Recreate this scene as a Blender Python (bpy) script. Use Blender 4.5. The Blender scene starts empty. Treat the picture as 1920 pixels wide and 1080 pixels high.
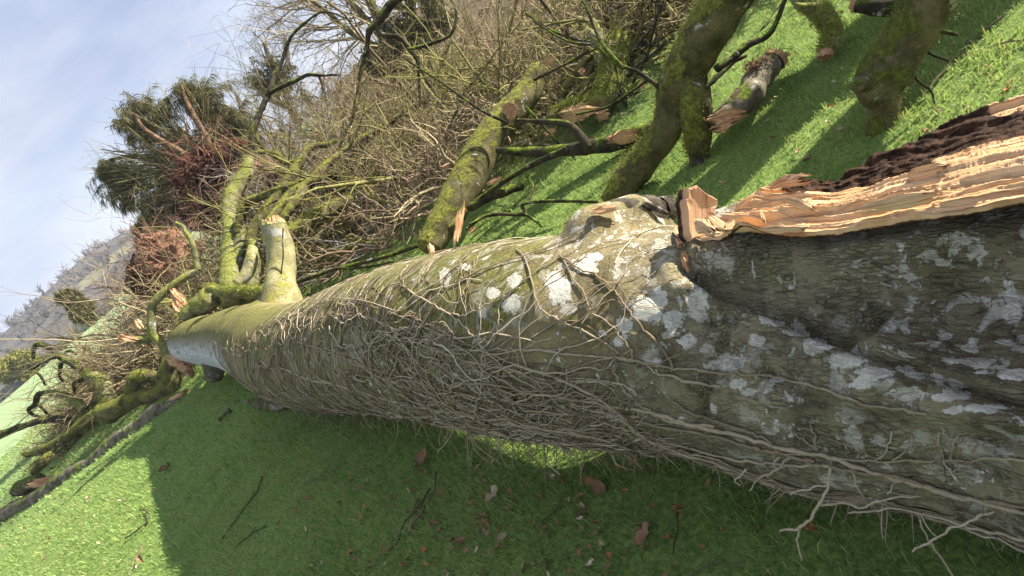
import bpy, math, random
import numpy as np
from mathutils import Vector, Matrix
from mathutils.bvhtree import BVHTree

scene = bpy.context.scene
random.seed(7)
rng = np.random.default_rng(7)

# ------------------------------------------------------------------ camera
FPX = 1150.0                       # focal length in pixels of a 1920 wide picture
ROLL = math.radians(40)
CAM_H = 1.6
PITCH = math.atan(491 / FPX)
_X = np.array([1.0, 0, 0])
_V = np.array([0, math.sin(PITCH), math.cos(PITCH)])
FWD = np.array([0, math.cos(PITCH), -math.sin(PITCH)])
RGT = math.cos(ROLL) * _X - math.sin(ROLL) * _V
UPV = math.sin(ROLL) * _X + math.cos(ROLL) * _V
CAM = np.array([0, 0, CAM_H])
cam_data = bpy.data.cameras.new('camera')
cam_data.sensor_width = 36
cam_data.lens = 36 * FPX / 1920
cam_data.clip_start = 0.05
cam_data.clip_end = 3000
cam = bpy.data.objects.new('camera', cam_data)
scene.collection.objects.link(cam)
m = Matrix(((RGT[0], UPV[0], -FWD[0], 0), (RGT[1], UPV[1], -FWD[1], 0), (RGT[2], UPV[2], -FWD[2], CAM_H), (0, 0, 0, 1)))
cam.matrix_world = m
scene.camera = cam

# ------------------------------------------------------------------ sun, sky, exposure
SUN_DIR = np.array([2.67, 0.35, 1.34]); SUN_DIR /= np.linalg.norm(SUN_DIR)
SUN_EL = math.asin(SUN_DIR[2])
SUN_AZ = math.atan2(SUN_DIR[0], SUN_DIR[1])     # from +Y towards +X
sd = bpy.data.lights.new('sun', 'SUN')
sd.energy = 4.7
sd.angle = math.radians(0.6)
sd.color = (1.0, 0.93, 0.82)
sun = bpy.data.objects.new('sun', sd)
scene.collection.objects.link(sun)
sun.rotation_mode = 'QUATERNION'
sun.rotation_quaternion = Vector(SUN_DIR).to_track_quat('Z', 'Y')

world = bpy.data.worlds.new('World')
scene.world = world
world.use_nodes = True
nt = world.node_tree
nt.nodes.clear()
wo = nt.nodes.new('ShaderNodeOutputWorld')
bg = nt.nodes.new('ShaderNodeBackground')
bg.inputs['Strength'].default_value = 0.15
sky = nt.nodes.new('ShaderNodeTexSky')
sky.sky_type = 'NISHITA'
sky.sun_disc = False
sky.sun_elevation = SUN_EL
sky.sun_rotation = SUN_AZ
sky.air_density = 1.0
sky.dust_density = 1.2
sky.ozone_density = 1.5
tc = nt.nodes.new('ShaderNodeTexCoord')
mp = nt.nodes.new('ShaderNodeMapping')
mp.inputs['Scale'].default_value = (1.0, 1.0, 2.6)
mp.inputs['Location'].default_value = (0.3, 0.1, 0.2)
nz = nt.nodes.new('ShaderNodeTexNoise')
nz.inputs['Scale'].default_value = 2.3
nz.inputs['Detail'].default_value = 7
nz.inputs['Roughness'].default_value = 0.52
nz.inputs['Distortion'].default_value = 0.35
cr = nt.nodes.new('ShaderNodeValToRGB')
cr.color_ramp.elements[0].position = 0.3
cr.color_ramp.elements[0].color = (0.88, 0.88, 0.88, 1)
cr.color_ramp.elements[1].position = 0.66
cr.color_ramp.elements[1].color = (0.98, 0.98, 0.98, 1)
nz2 = nt.nodes.new('ShaderNodeTexNoise')
nz2.inputs['Scale'].default_value = 3.4
nz2.inputs['Detail'].default_value = 6
cr2 = nt.nodes.new('ShaderNodeValToRGB')
cr2.color_ramp.elements[0].position = 0.38
cr2.color_ramp.elements[0].color = (0.90, 1.06, 1.55, 1)
cr2.color_ramp.elements[1].position = 0.64
cr2.color_ramp.elements[1].color = (1.58, 1.70, 2.02, 1)
mx = nt.nodes.new('ShaderNodeMix')
mx.data_type = 'RGBA'
L = nt.links.new
L(tc.outputs['Generated'], mp.inputs['Vector'])
L(mp.outputs['Vector'], nz.inputs['Vector'])
L(mp.outputs['Vector'], nz2.inputs['Vector'])
L(nz.outputs['Fac'], cr.inputs['Fac'])
L(nz2.outputs['Fac'], cr2.inputs['Fac'])
L(cr.outputs['Color'], mx.inputs['Factor'])
L(sky.outputs['Color'], mx.inputs['A'])
L(cr2.outputs['Color'], mx.inputs['B'])
L(mx.outputs['Result'], bg.inputs['Color'])
L(bg.outputs['Background'], wo.inputs['Surface'])
scene.view_settings.view_transform = 'Standard'
scene.view_settings.look = 'None'
scene.view_settings.gamma = 1
scene.view_settings.use_curve_mapping = False
scene.view_settings.exposure = 1.65

# ------------------------------------------------------------------ maths helpers
def ray(px, py):
    return FWD + RGT * (px - 960) / FPX + UPV * (540 - py) / FPX
def W(px, py, d):
    """point seen at a picture position, d metres along the view axis"""
    return CAM + d * ray(px, py)
def G(px, py, z=0.0):
    r = ray(px, py)
    return CAM + (z - CAM_H) / r[2] * r
def proj(P):
    q = P - CAM
    zc = q @ FWD
    return 960 + FPX * (q @ RGT) / zc, 540 - FPX * (q @ UPV) / zc, zc
def unit(a):
    return a / np.maximum(np.linalg.norm(a, axis=-1, keepdims=True), 1e-9)
def _hash(ix, iy, iz, seed):
    with np.errstate(over='ignore'):
        n = (ix.astype(np.uint32) * np.uint32(374761393) + iy.astype(np.uint32) * np.uint32(668265263)
             + iz.astype(np.uint32) * np.uint32(2246822519) + np.uint32(seed * 3266489917 % 4294967296))
        n = (n ^ (n >> np.uint32(13))) * np.uint32(1274126177)
        n = (n ^ (n >> np.uint32(16))) * np.uint32(2654435761)
        n = n ^ (n >> np.uint32(15))
    return n.astype(np.float64) / 2147483647.5 - 1
def noise(P, seed=0):
    P = np.asarray(P, float)
    f = np.floor(P); q = P - f
    i = f.astype(np.int64)
    q = q * q * q * (q * (q * 6 - 15) + 10)
    x, y, z = i[..., 0], i[..., 1], i[..., 2]
    u, v, w = q[..., 0], q[..., 1], q[..., 2]
    h = lambda a, b, c: _hash(x + a, y + b, z + c, seed)
    a = h(0,0,0) * (1-u) + h(1,0,0) * u
    b = h(0,1,0) * (1-u) + h(1,1,0) * u
    c = h(0,0,1) * (1-u) + h(1,0,1) * u
    d = h(0,1,1) * (1-u) + h(1,1,1) * u
    return (a * (1-v) + b * v) * (1-w) + (c * (1-v) + d * v) * w
def fbm(P, o=4, seed=0):
    s = 0; a = 1.0; t = 0
    for k in range(o):
        s = s + a * noise(np.asarray(P) * 2.03 ** k, seed + k); t += a; a *= 0.5
    return s / t
def smooth(a, b, x):
    t = np.clip((np.asarray(x, float) - a) / (b - a), 0, 1)
    return t * t * (3 - 2 * t)
def spline(P, n):
    """Catmull-Rom through rows of P, n samples"""
    P = np.asarray(P, float)
    E = np.vstack([2 * P[0] - P[1], P, 2 * P[-1] - P[-2]])
    t = np.linspace(0, len(P) - 1 - 1e-9, n)
    k = t.astype(int); f = (t - k)[:, None]
    p0, p1, p2, p3 = E[k], E[k+1], E[k+2], E[k+3]
    return 0.5 * (2*p1 + (p2-p0)*f + (2*p0-5*p1+4*p2-p3)*f**2 + (3*p1-p0-3*p2+p3)*f**3)

# ------------------------------------------------------------------ mesh helpers
def mesh(name, V, F, mat, parent=None, smooth_=True, attrs=None, kind=None):
    """F: (n,3) / (n,4) int array or a list of such arrays"""
    V = np.asarray(V, float).reshape(-1, 3)
    base = np.array(parent['_loc']) if parent is not None else None
    if base is not None:
        V = V - base
    Fs = F if isinstance(F, list) else [F]
    Fs = [np.asarray(f, np.int32) for f in Fs if len(f)]
    me = bpy.data.meshes.new(name)
    me.vertices.add(len(V))
    me.vertices.foreach_set('co', V.astype(np.float32).ravel())
    loops = np.concatenate([f.ravel() for f in Fs])
    tot = np.concatenate([np.full(len(f), f.shape[1], np.int32) for f in Fs])
    st = np.concatenate([[0], np.cumsum(tot)[:-1]]).astype(np.int32)
    me.loops.add(len(loops)); me.loops.foreach_set('vertex_index', loops)
    me.polygons.add(len(tot)); me.polygons.foreach_set('loop_start', st)
    me.polygons.foreach_set('use_smooth', np.full(len(tot), bool(smooth_)))
    if attrs:
        for k, a in attrs.items():
            a = np.asarray(a, np.float32)
            if a.ndim == 1:
                me.attributes.new(k, 'FLOAT', 'POINT').data.foreach_set('value', a)
            else:
                me.attributes.new(k, 'FLOAT_VECTOR', 'POINT').data.foreach_set('vector', a.ravel())
    me.update(calc_edges=True)
    me.validate()
    if mat is not None:
        me.materials.append(mat)
    o = bpy.data.objects.new(name, me)
    scene.collection.objects.link(o)
    if parent is not None:
        o.parent = parent
        o['_loc'] = list(base)
    else:
        o['_loc'] = [0.0, 0.0, 0.0]
    if kind:
        o['kind'] = kind
    return o
def thing(name, label, cat, loc=(0, 0, 0), group=None):
    o = bpy.data.objects.new(name, None)
    o.empty_display_size = 0.1
    scene.collection.objects.link(o)
    loc = [float(v) for v in loc]
    o.location = loc
    o['_loc'] = loc
    o['label'] = label; o['category'] = cat
    if group: o['group'] = group
    return o
def tag(o, label, cat, group=None):
    o['label'] = label; o['category'] = cat
    if group: o['group'] = group
    return o
def frames(P):
    """parallel-ish frames for paths (N,K,3)"""
    T = unit(np.gradient(P, axis=1))
    D = unit(P[:, -1] - P[:, 0] + 1e-6)
    ref = np.where(np.abs(D[:, 2:3]) > 0.8, np.array([[1.0, 0.13, 0]]), np.array([[0.11, 0.07, 1.0]]))
    A = unit(np.cross(T, ref[:, None, :]))
    B = np.cross(T, A)
    return T, A, B
def tubes(P, R, S=3):
    """many thin tubes at once: P (N,K,3), R (N,K) -> V, Q"""
    P = np.asarray(P, float); R = np.asarray(R, float)
    N, K, _ = P.shape
    T, A, B = frames(P)
    a = np.arange(S) * 2 * math.pi / S
    V = P[:, :, None, :] + R[:, :, None, None] * (np.cos(a)[None, None, :, None] * A[:, :, None, :] + np.sin(a)[None, None, :, None] * B[:, :, None, :])
    idx = np.arange(N * K * S).reshape(N, K, S)
    q = np.stack([idx[:, :-1, :], np.roll(idx, -1, 2)[:, :-1, :], np.roll(idx, -1, 2)[:, 1:, :], idx[:, 1:, :]], -1).reshape(-1, 4)
    return V.reshape(-1, 3), q
def join(parts):
    Vs, Fs, o = [], [], 0
    for V, F in parts:
        Vs.append(V); Fs.append(np.asarray(F) + o); o += len(V)
    return np.vstack(Vs), np.vstack(Fs)
def ring_frames(P):
    """parallel transported frame along one path (K,3)"""
    T = unit(np.gradient(P, axis=0))
    a = np.array([0, 0, 1.0]) if abs(T[0][2]) < 0.9 else np.array([1.0, 0, 0])
    A = np.zeros_like(P); x = unit(a - T[0] * (a @ T[0])); A[0] = x
    for k in range(1, len(P)):
        x = x - T[k] * (x @ T[k]); x = x / np.linalg.norm(x); A[k] = x
    return T, A, np.cross(T, A)

# ------------------------------------------------------------------ material helpers
class NT:
    def __init__(s, name):
        s.m = bpy.data.materials.new(name); s.m.use_nodes = True
        s.t = s.m.node_tree; s.b = s.t.nodes['Principled BSDF']
        s.out = s.t.nodes['Material Output']
    def n(s, typ, **kw):
        x = s.t.nodes.new(typ)
        for k, v in kw.items(): setattr(x, k, v)
        return x
    def link(s, a, b): s.t.links.new(a, b)
    def coord(s, scale=(1, 1, 1)):
        g = s.n('ShaderNodeNewGeometry')
        mpn = s.n('ShaderNodeMapping'); mpn.inputs['Scale'].default_value = scale
        s.link(g.outputs['Position'], mpn.inputs['Vector'])
        return mpn.outputs['Vector']
    def attr(s, name, vec=False):
        a = s.n('ShaderNodeAttribute', attribute_name=name)
        return a.outputs['Vector' if vec else 'Fac']
    def mapped(s, v, scale):
        mpn = s.n('ShaderNodeMapping'); mpn.inputs['Scale'].default_value = scale
        s.link(v, mpn.inputs['Vector']); return mpn.outputs['Vector']
    def noise(s, v, scale, detail=4, rough=0.55, dist=0.0):
        x = s.n('ShaderNodeTexNoise')
        x.inputs['Scale'].default_value = scale; x.inputs['Detail'].default_value = detail
        x.inputs['Roughness'].default_value = rough; x.inputs['Distortion'].default_value = dist
        s.link(v, x.inputs['Vector']); return x.outputs['Fac']
    def voro(s, v, scale, feature='F1', out='Distance', rand=1.0):
        x = s.n('ShaderNodeTexVoronoi', feature=feature)
        x.inputs['Scale'].default_value = scale
        x.inputs['Randomness'].default_value = rand
        s.link(v, x.inputs['Vector']); return x.outputs[out]
    def ramp(s, f, stops):
        x = s.n('ShaderNodeValToRGB'); e = x.color_ramp.elements
        while len(e) < len(stops): e.new(0.5)
        for el, (p, c) in zip(e, stops):
            el.position = p; el.color = tuple(c) + (1,) if len(c) == 3 else c
        s.link(f, x.inputs['Fac']); return x.outputs['Color']
    def val(s, f, lo, hi, a=0.0, b=1.0):
        x = s.n('ShaderNodeMapRange'); x.interpolation_type = 'SMOOTHSTEP'
        x.inputs['From Min'].default_value = lo; x.inputs['From Max'].default_value = hi
        x.inputs['To Min'].default_value = a; x.inputs['To Max'].default_value = b
        s.link(f, x.inputs['Value']); return x.outputs['Result']
    def math(s, op, a, b=None):
        x = s.n('ShaderNodeMath', operation=op)
        for k, v in ((0, a), (1, b)):
            if v is None: continue
            if isinstance(v, (int, float)): x.inputs[k].default_value = v
            else: s.link(v, x.inputs[k])
        return x.outputs[0]
    def mix(s, f, a, b, blend='MIX'):
        x = s.n('ShaderNodeMix', data_type='RGBA', blend_type=blend)
        for nm, v in (('Factor', f), ('A', a), ('B', b)):
            if isinstance(v, (int, float)): x.inputs[nm].default_value = v
            elif isinstance(v, tuple): x.inputs[nm].default_value = v + (1,) if len(v) == 3 else v
            else: s.link(v, x.inputs[nm])
        return x.outputs['Result']
    def bump(s, h, strength, dist, prev=None):
        x = s.n('ShaderNodeBump'); x.inputs['Strength'].default_value = strength
        x.inputs['Distance'].default_value = dist
        s.link(h, x.inputs['Height'])
        if prev is not None: s.link(prev, x.inputs['Normal'])
        return x.outputs['Normal']
    def done(s, col, rough=0.85, normal=None, spec=0.25):
        if isinstance(col, tuple): s.b.inputs['Base Color'].default_value = col + (1,)
        else: s.link(col, s.b.inputs['Base Color'])
        if isinstance(rough, (int, float)): s.b.inputs['Roughness'].default_value = rough
        else: s.link(rough, s.b.inputs['Roughness'])
        s.b.inputs['Specular IOR Level'].default_value = spec
        if normal is not None: s.link(normal, s.b.inputs['Normal'])
        return s.m
    def upness(s):
        g = s.n('ShaderNodeNewGeometry'); sp = s.n('ShaderNodeSeparateXYZ')
        s.link(g.outputs['Normal'], sp.inputs[0]); return sp.outputs['Z']

def bark_material(name, dark, light, moss=0.3, moss_col=((0.05, 0.075, 0.008), (0.17, 0.22, 0.025)), lichen=0.0,
                  lichen_col=(0.36, 0.355, 0.30), scale=1.0, up=0.35, bumpd=0.006):
    """bark with growth of moss (more on top) and crusts of lichen"""
    s = NT(name); v = s.coord()
    n1 = s.noise(v, 9 * scale, 6, 0.6); n2 = s.noise(v, 55 * scale, 5, 0.65)
    col = s.mix(s.val(n1, 0.3, 0.7), dark, light)
    col = s.mix(s.val(n2, 0.45, 0.75, 0, 0.55), col, tuple(c * 0.35 for c in dark))
    if lichen > 0:
        ln = s.noise(v, 6.5 * scale, 8, 0.72, 0.4)
        lm = s.val(ln, 0.64 - lichen * 0.22, 0.67 - lichen * 0.22)
        col = s.mix(lm, col, lichen_col)
    mn = s.noise(v, 7 * scale, 7, 0.68)
    mm = s.math('ADD', mn, s.math('MULTIPLY', s.upness(), up * 0.5))
    mm = s.val(mm, 0.72 - moss * 0.4, 0.80 - moss * 0.4)
    mc = s.mix(s.val(s.noise(v, 38 * scale, 5, 0.7), 0.35, 0.68), moss_col[0], moss_col[1])
    col = s.mix(mm, col, mc)
    fine = s.noise(v, 130 * scale, 4, 0.7)
    h = s.math('ADD', s.math('MULTIPLY', n2, 0.6), s.math('MULTIPLY', mm, 0.5))
    h = s.math('ADD', h, s.math('MULTIPLY', fine, 0.35))
    return s.done(col, 0.9, s.bump(h, 1.0, bumpd * 1.7), 0.12)

# ------------------------------------------------------------------ materials
def trunk_bark():
    s = NT('beech_bark'); v = s.coord(); a = s.attr
    n1 = s.noise(v, 4, 7, 0.6); n2 = s.noise(v, 26, 7, 0.68)
    g = s.attr('guv', True)                                  # x along trunk, y round it
    wr = s.noise(s.mapped(g, (46, 7, 1)), 1.0, 5, 0.62, 0.5)   # round-the-trunk wrinkles
    rt = s.n('ShaderNodeMapping'); rt.inputs['Rotation'].default_value = (0, 0, math.atan2(0.90, 0.43)); s.link(v, rt.inputs['Vector'])
    lg = s.noise(s.mapped(rt.outputs['Vector'], (15, 40, 40)), 1.0, 7, 0.68, 0.7)   # long cracks
    rough = a('rough')
    olive = s.mix(s.val(n1, 0.3, 0.72), (0.135, 0.107, 0.045), (0.32, 0.26, 0.12))
    grey = s.mix(s.val(n1, 0.3, 0.7), (0.14, 0.115, 0.058), (0.35, 0.30, 0.175))
    col = s.mix(s.val(s.math('ADD', n2, s.math('MULTIPLY', rough, 0.35)), 0.45, 0.75), olive, grey)
    vc = s.voro(s.mapped(rt.outputs['Vector'], (30, 85, 85)), 1.0, 'DISTANCE_TO_EDGE')
    plates = s.math('MULTIPLY', s.val(vc, 0.03, 0.16, 1, 0), s.val(s.noise(v, 11, 4, 0.6), 0.35, 0.62))
    crack = s.mix(rough, s.val(wr, 0.54, 0.68, 0, 0.35), s.val(lg, 0.52, 0.68, 0, 0.5))
    col = s.mix(s.math('MULTIPLY', plates, s.math('MULTIPLY', rough, 0.42)), col, (0.035, 0.026, 0.015))
    col = s.mix(crack, col, (0.032, 0.024, 0.013))
    col = s.mix(s.val(s.noise(v, 210, 4, 0.7), 0.48, 0.72, 0, 0.5), col, (0.045, 0.034, 0.018))
    col = s.mix(s.math('MULTIPLY', s.val(s.noise(v, 75, 5, 0.7), 0.52, 0.7, 0, 0.6), rough), col, (0.30, 0.27, 0.185))
    # pale crust lichen: spots everywhere, large painted-by-growth patches
    ln = s.noise(v, 17, 8, 0.7, 0.5)
    nzv = s.n('ShaderNodeTexNoise'); nzv.inputs['Scale'].default_value = 28; nzv.inputs['Detail'].default_value = 5; s.link(v, nzv.inputs['Vector'])
    wv = s.mix(0.06, v, nzv.outputs['Color'], 'ADD')
    vr = s.voro(wv, 13); vr2 = s.voro(wv, 38)
    spots = s.math('MULTIPLY', s.val(vr, 0.17, 0.24, 1, 0), s.val(s.noise(v, 3.1, 4, 0.55), 0.52, 0.60))
    spots = s.math('MAXIMUM', spots, s.math('MULTIPLY', s.val(vr2, 0.20, 0.30, 1, 0), s.val(s.noise(v, 4.3, 4, 0.6), 0.50, 0.58)))
    lsm = s.math('MULTIPLY', s.val(ln, 0.535, 0.555), a('lich'))
    big = s.val(s.math('ADD', a('patch'), s.math('MULTIPLY', s.math('SUBTRACT', s.noise(v, 60, 8, 0.72), 0.5), 1.35)), 0.47, 0.51)
    lm = s.math('MAXIMUM', s.math('MAXIMUM', s.math('MULTIPLY', spots, a('spot')), lsm), big)
    lc = s.mix(s.val(n2, 0.3, 0.7), (0.48, 0.455, 0.36), (0.72, 0.69, 0.57))
    lc = s.mix(s.val(s.noise(v, 160, 3, 0.6), 0.5, 0.72, 0, 0.45), lc, (0.2, 0.2, 0.16))
    col = s.mix(lm, col, lc)
    # thin algae / moss
    mn = s.math('ADD', s.noise(v, 6, 7, 0.66), s.math('MULTIPLY', a('moss'), 0.42))
    mm = s.val(mn, 0.74, 0.92, 0, 0.88)
    mc = s.mix(s.val(s.noise(v, 60, 4, 0.7), 0.35, 0.7), (0.085, 0.085, 0.012), (0.235, 0.225, 0.06))
    col = s.mix(s.math('MULTIPLY', mm, s.math('SUBTRACT', 1.0, s.math('MULTIPLY', lm, 0.85))), col, mc)
    # white bark near the far end
    wm = s.math('MULTIPLY', a('white'), s.val(s.noise(s.mapped(g, (4, 16, 1)), 1.0, 6, 0.6), 0.3, 0.5))
    col = s.mix(wm, col, s.mix(s.val(n2, 0.35, 0.7), (0.36, 0.36, 0.355), (0.66, 0.66, 0.64)))
    fine = s.noise(v, 120, 5, 0.72)
    h = s.math('ADD', s.math('MULTIPLY', n2, 0.8), s.math('MULTIPLY', fine, 0.35))
    h = s.math('SUBTRACT', h, s.math('MULTIPLY', crack, 0.55))
    h = s.math('ADD', h, s.math('MULTIPLY', lm, 0.25))
    h = s.math('SUBTRACT', h, s.math('MULTIPLY', s.math('MULTIPLY', plates, rough), 0.35))
    return s.done(col, 0.88, s.bump(h, 1.0, 0.016), 0.25)
def wood_material(name, pale, deep, along=6, across=120, streak=(0.30, 0.13, 0.05)):
    s = NT(name); g = s.attr('guv', True)
    n1 = s.noise(s.mapped(g, (along, across, 3)), 1.0, 6, 0.62, 0.4)
    n2 = s.noise(s.mapped(g, (along * 1.2, across * 0.07, 2)), 1.0, 5, 0.65, 1.2)
    col = s.mix(s.val(n2, 0.33, 0.68), pale, deep)
    col = s.mix(s.val(n1, 0.50, 0.66, 0, 0.7), col, streak)
    rot = s.attr('rot')
    v = s.coord()
    rn = s.noise(v, 40, 7, 0.72)
    brown = s.mix(s.val(rn, 0.35, 0.7), (0.016, 0.008, 0.004), (0.115, 0.058, 0.030))
    rm = s.val(s.math('ADD', rot, s.math('MULTIPLY', s.math('SUBTRACT', s.noise(v, 26, 6, 0.7), 0.5), 0.9)), 0.42, 0.58)
    col = s.mix(rm, col, brown)
    h = s.math('ADD', n1, s.math('MULTIPLY', s.math('MULTIPLY', rn, rot), 1.5))
    return s.done(col, 0.85, s.bump(h, 1.0, 0.010), 0.15)
def leafy(name, dark, light, scale=30, trans=0.25, rough=0.6):
    s = NT(name); v = s.coord()
    r = s.attr('rnd')
    n = s.noise(v, scale, 3, 0.6)
    f = s.val(s.math('ADD', s.math('MULTIPLY', r, 0.65), s.math('MULTIPLY', n, 0.5)), 0.15, 0.95)
    col = s.mix(f, dark, light)
    if name == 'grass_blades':
        col = s.mix(s.val(r, 0.9, 0.96), col, (0.46, 0.37, 0.17))
    s.done(col, rough, None, 0.2)
    if trans > 0:
        tr = s.n('ShaderNodeBsdfTranslucent'); ms = s.n('ShaderNodeMixShader')
        s.link(s.mix(0.35, col, (0.3, 0.4, 0.05)), tr.inputs['Color'])
        ms.inputs[0].default_value = trans
        s.link(s.b.outputs[0], ms.inputs[1]); s.link(tr.outputs[0], ms.inputs[2])
        s.link(ms.outputs[0], s.out.inputs['Surface'])
    return s.m
def twig_material(name, stops, scale=3.0):
    s = NT(name); v = s.coord()
    r = s.attr('rnd')
    f = s.math('ADD', s.math('MULTIPLY', r, 0.72), s.math('MULTIPLY', s.noise(v, scale, 3, 0.6), 0.28))
    if scale < 10:
        return s.done(s.ramp(f, stops), 0.9, None, 0.15)
    f = s.math('ADD', f, s.math('MULTIPLY', s.math('SUBTRACT', s.noise(v, 150, 4, 0.7), 0.5), 0.7))
    col = s.ramp(f, stops)
    return s.done(col, 0.9, s.bump(s.noise(v, 260, 4, 0.7), 0.8, 0.003), 0.15)
def soil_material(name, a, b, c):
    s = NT(name); v = s.coord()
    n = s.noise(v, 8, 8, 0.72); n2 = s.noise(v, 40, 6, 0.7)
    col = s.mix(s.val(n, 0.35, 0.68), a, b)
    col = s.mix(s.val(n2, 0.56, 0.74, 0, 0.8), col, c)
    return s.done(col, 0.95, s.bump(s.math('ADD', n, n2), 1.0, 0.05), 0.1)

M = {}
M['trunk'] = trunk_bark()
M['wood'] = wood_material('torn_wood', (0.82, 0.56, 0.31), (0.64, 0.37, 0.165), 4, 210)
M['wood_orange'] = wood_material('torn_wood_orange', (0.66, 0.41, 0.23), (0.42, 0.22, 0.105), 6, 150, (0.17, 0.075, 0.03))
M['ivy'] = twig_material('ivy_stem', [(0.0, (0.10, 0.066, 0.034)), (0.35, (0.25, 0.19, 0.118)), (0.7, (0.44, 0.36, 0.24)), (1.0, (0.64, 0.57, 0.43))], 14)
M['limb_olive'] = bark_material('olive_mossy_bark', (0.05, 0.045, 0.018), (0.165, 0.145, 0.066), 0.46, ((0.08, 0.085, 0.014), (0.24, 0.24, 0.05)), 0.14)
M['limb_brown'] = bark_material('brown_mossy_bark', (0.06, 0.05, 0.025), (0.19, 0.165, 0.085), 0.42, ((0.05, 0.065, 0.01), (0.14, 0.165, 0.03)), 0.2)
M['limb_bright'] = bark_material('bright_mossy_bark', (0.10, 0.10, 0.04), (0.30, 0.28, 0.15), 0.50, ((0.10, 0.11, 0.022), (0.27, 0.28, 0.07)), 0.2)
M['limb_grey'] = bark_material('grey_lichen_bark', (0.075, 0.064, 0.043), (0.26, 0.225, 0.155), 0.2, lichen=0.26)
M['limb_dark'] = bark_material('dark_bark', (0.018, 0.015, 0.009), (0.075, 0.062, 0.035), 0.3, lichen=0.15)
M['stub'] = bark_material('pale_smooth_bark', (0.22, 0.20, 0.095), (0.40, 0.36, 0.185), 0.3, ((0.20, 0.19, 0.04), (0.33, 0.31, 0.10)), 0.2, bumpd=0.004)
M['knot'] = bark_material('weathered_knot', (0.035, 0.028, 0.02), (0.17, 0.145, 0.105), 0.1, lichen=0.22, scale=2.0)
M['grass'] = leafy('grass_blades', (0.105, 0.21, 0.046), (0.40, 0.52, 0.165), 1.6, 0.4, 0.55)
M['soil'] = soil_material('red_root_soil', (0.035, 0.013, 0.009), (0.15, 0.06, 0.04), (0.22, 0.11, 0.07))
M['soil_orange'] = soil_material('orange_root_soil', (0.16, 0.08, 0.05), (0.46, 0.25, 0.15), (0.60, 0.42, 0.27))
M['root'] = twig_material('root_fibre', [(0, (0.05, 0.022, 0.016)), (0.6, (0.16, 0.08, 0.055)), (1, (0.32, 0.2, 0.14))])
M['root_pale'] = twig_material('pale_root_fibre', [(0, (0.12, 0.06, 0.04)), (0.6, (0.30, 0.17, 0.11)), (1, (0.50, 0.34, 0.23))])
M['needle'] = leafy('conifer_needles', (0.035, 0.040, 0.016), (0.20, 0.18, 0.08), 5, 0.15)
M['needle_trunk'] = bark_material('conifer_bark', (0.12, 0.07, 0.04), (0.27, 0.175, 0.11), 0.0)
M['ivyleaf'] = leafy('ivy_leaves', (0.035, 0.038, 0.014), (0.17, 0.15, 0.065), 5, 0.1)
M['gorse'] = leafy('gorse_green', (0.09, 0.095, 0.02), (0.30, 0.29, 0.06), 5, 0.15)
M['litter'] = leafy('dead_leaf', (0.11, 0.055, 0.026), (0.33, 0.195, 0.105), 25, 0.15)
M['litter_orange'] = leafy('orange_dead_leaf', (0.38, 0.15, 0.05), (0.58, 0.28, 0.11), 25, 0.15)
M['litter_pale'] = leafy('pale_dead_leaf', (0.42, 0.30, 0.17), (0.66, 0.52, 0.36), 25, 0.1)
M['moss_tuft'] = leafy('moss_tufts', (0.08, 0.085, 0.014), (0.31, 0.32, 0.06), 9, 0.25)
M['moss_tuft_bright'] = leafy('bright_moss_tufts', (0.12, 0.14, 0.02), (0.38, 0.42, 0.08), 9, 0.2)
M['stick'] = twig_material('dry_stick', [(0, (0.04, 0.035, 0.018)), (0.5, (0.10, 0.085, 0.045)), (1, (0.26, 0.22, 0.13))], 12)
TWIG = {
 'brown': [(0, (0.07, 0.05, 0.026)), (0.4, (0.23, 0.178, 0.10)), (0.75, (0.42, 0.345, 0.20)), (1, (0.64, 0.56, 0.39))],
 'red': [(0, (0.07, 0.04, 0.028)), (0.45, (0.22, 0.15, 0.10)), (0.8, (0.38, 0.28, 0.185)), (1, (0.60, 0.51, 0.38))],
 'olive': [(0, (0.05, 0.043, 0.016)), (0.45, (0.19, 0.16, 0.065)), (0.8, (0.34, 0.29, 0.13)), (1, (0.52, 0.46, 0.27))],
 'grey': [(0, (0.10, 0.095, 0.085)), (0.5, (0.22, 0.205, 0.175)), (1, (0.42, 0.40, 0.35))],
 'dark': [(0, (0.018, 0.015, 0.010)), (0.6, (0.05, 0.042, 0.026)), (1, (0.10, 0.09, 0.05))],
 'moss': [(0, (0.05, 0.048, 0.016)), (0.4, (0.16, 0.15, 0.045)), (0.75, (0.29, 0.275, 0.095)), (1, (0.42, 0.39, 0.19))],
 'far': [(0, (0.06, 0.058, 0.062)), (0.6, (0.12, 0.11, 0.105)), (1, (0.19, 0.17, 0.15))],
}
for k in TWIG: M['tw_' + k] = twig_material('twig_' + k, TWIG[k])

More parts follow.
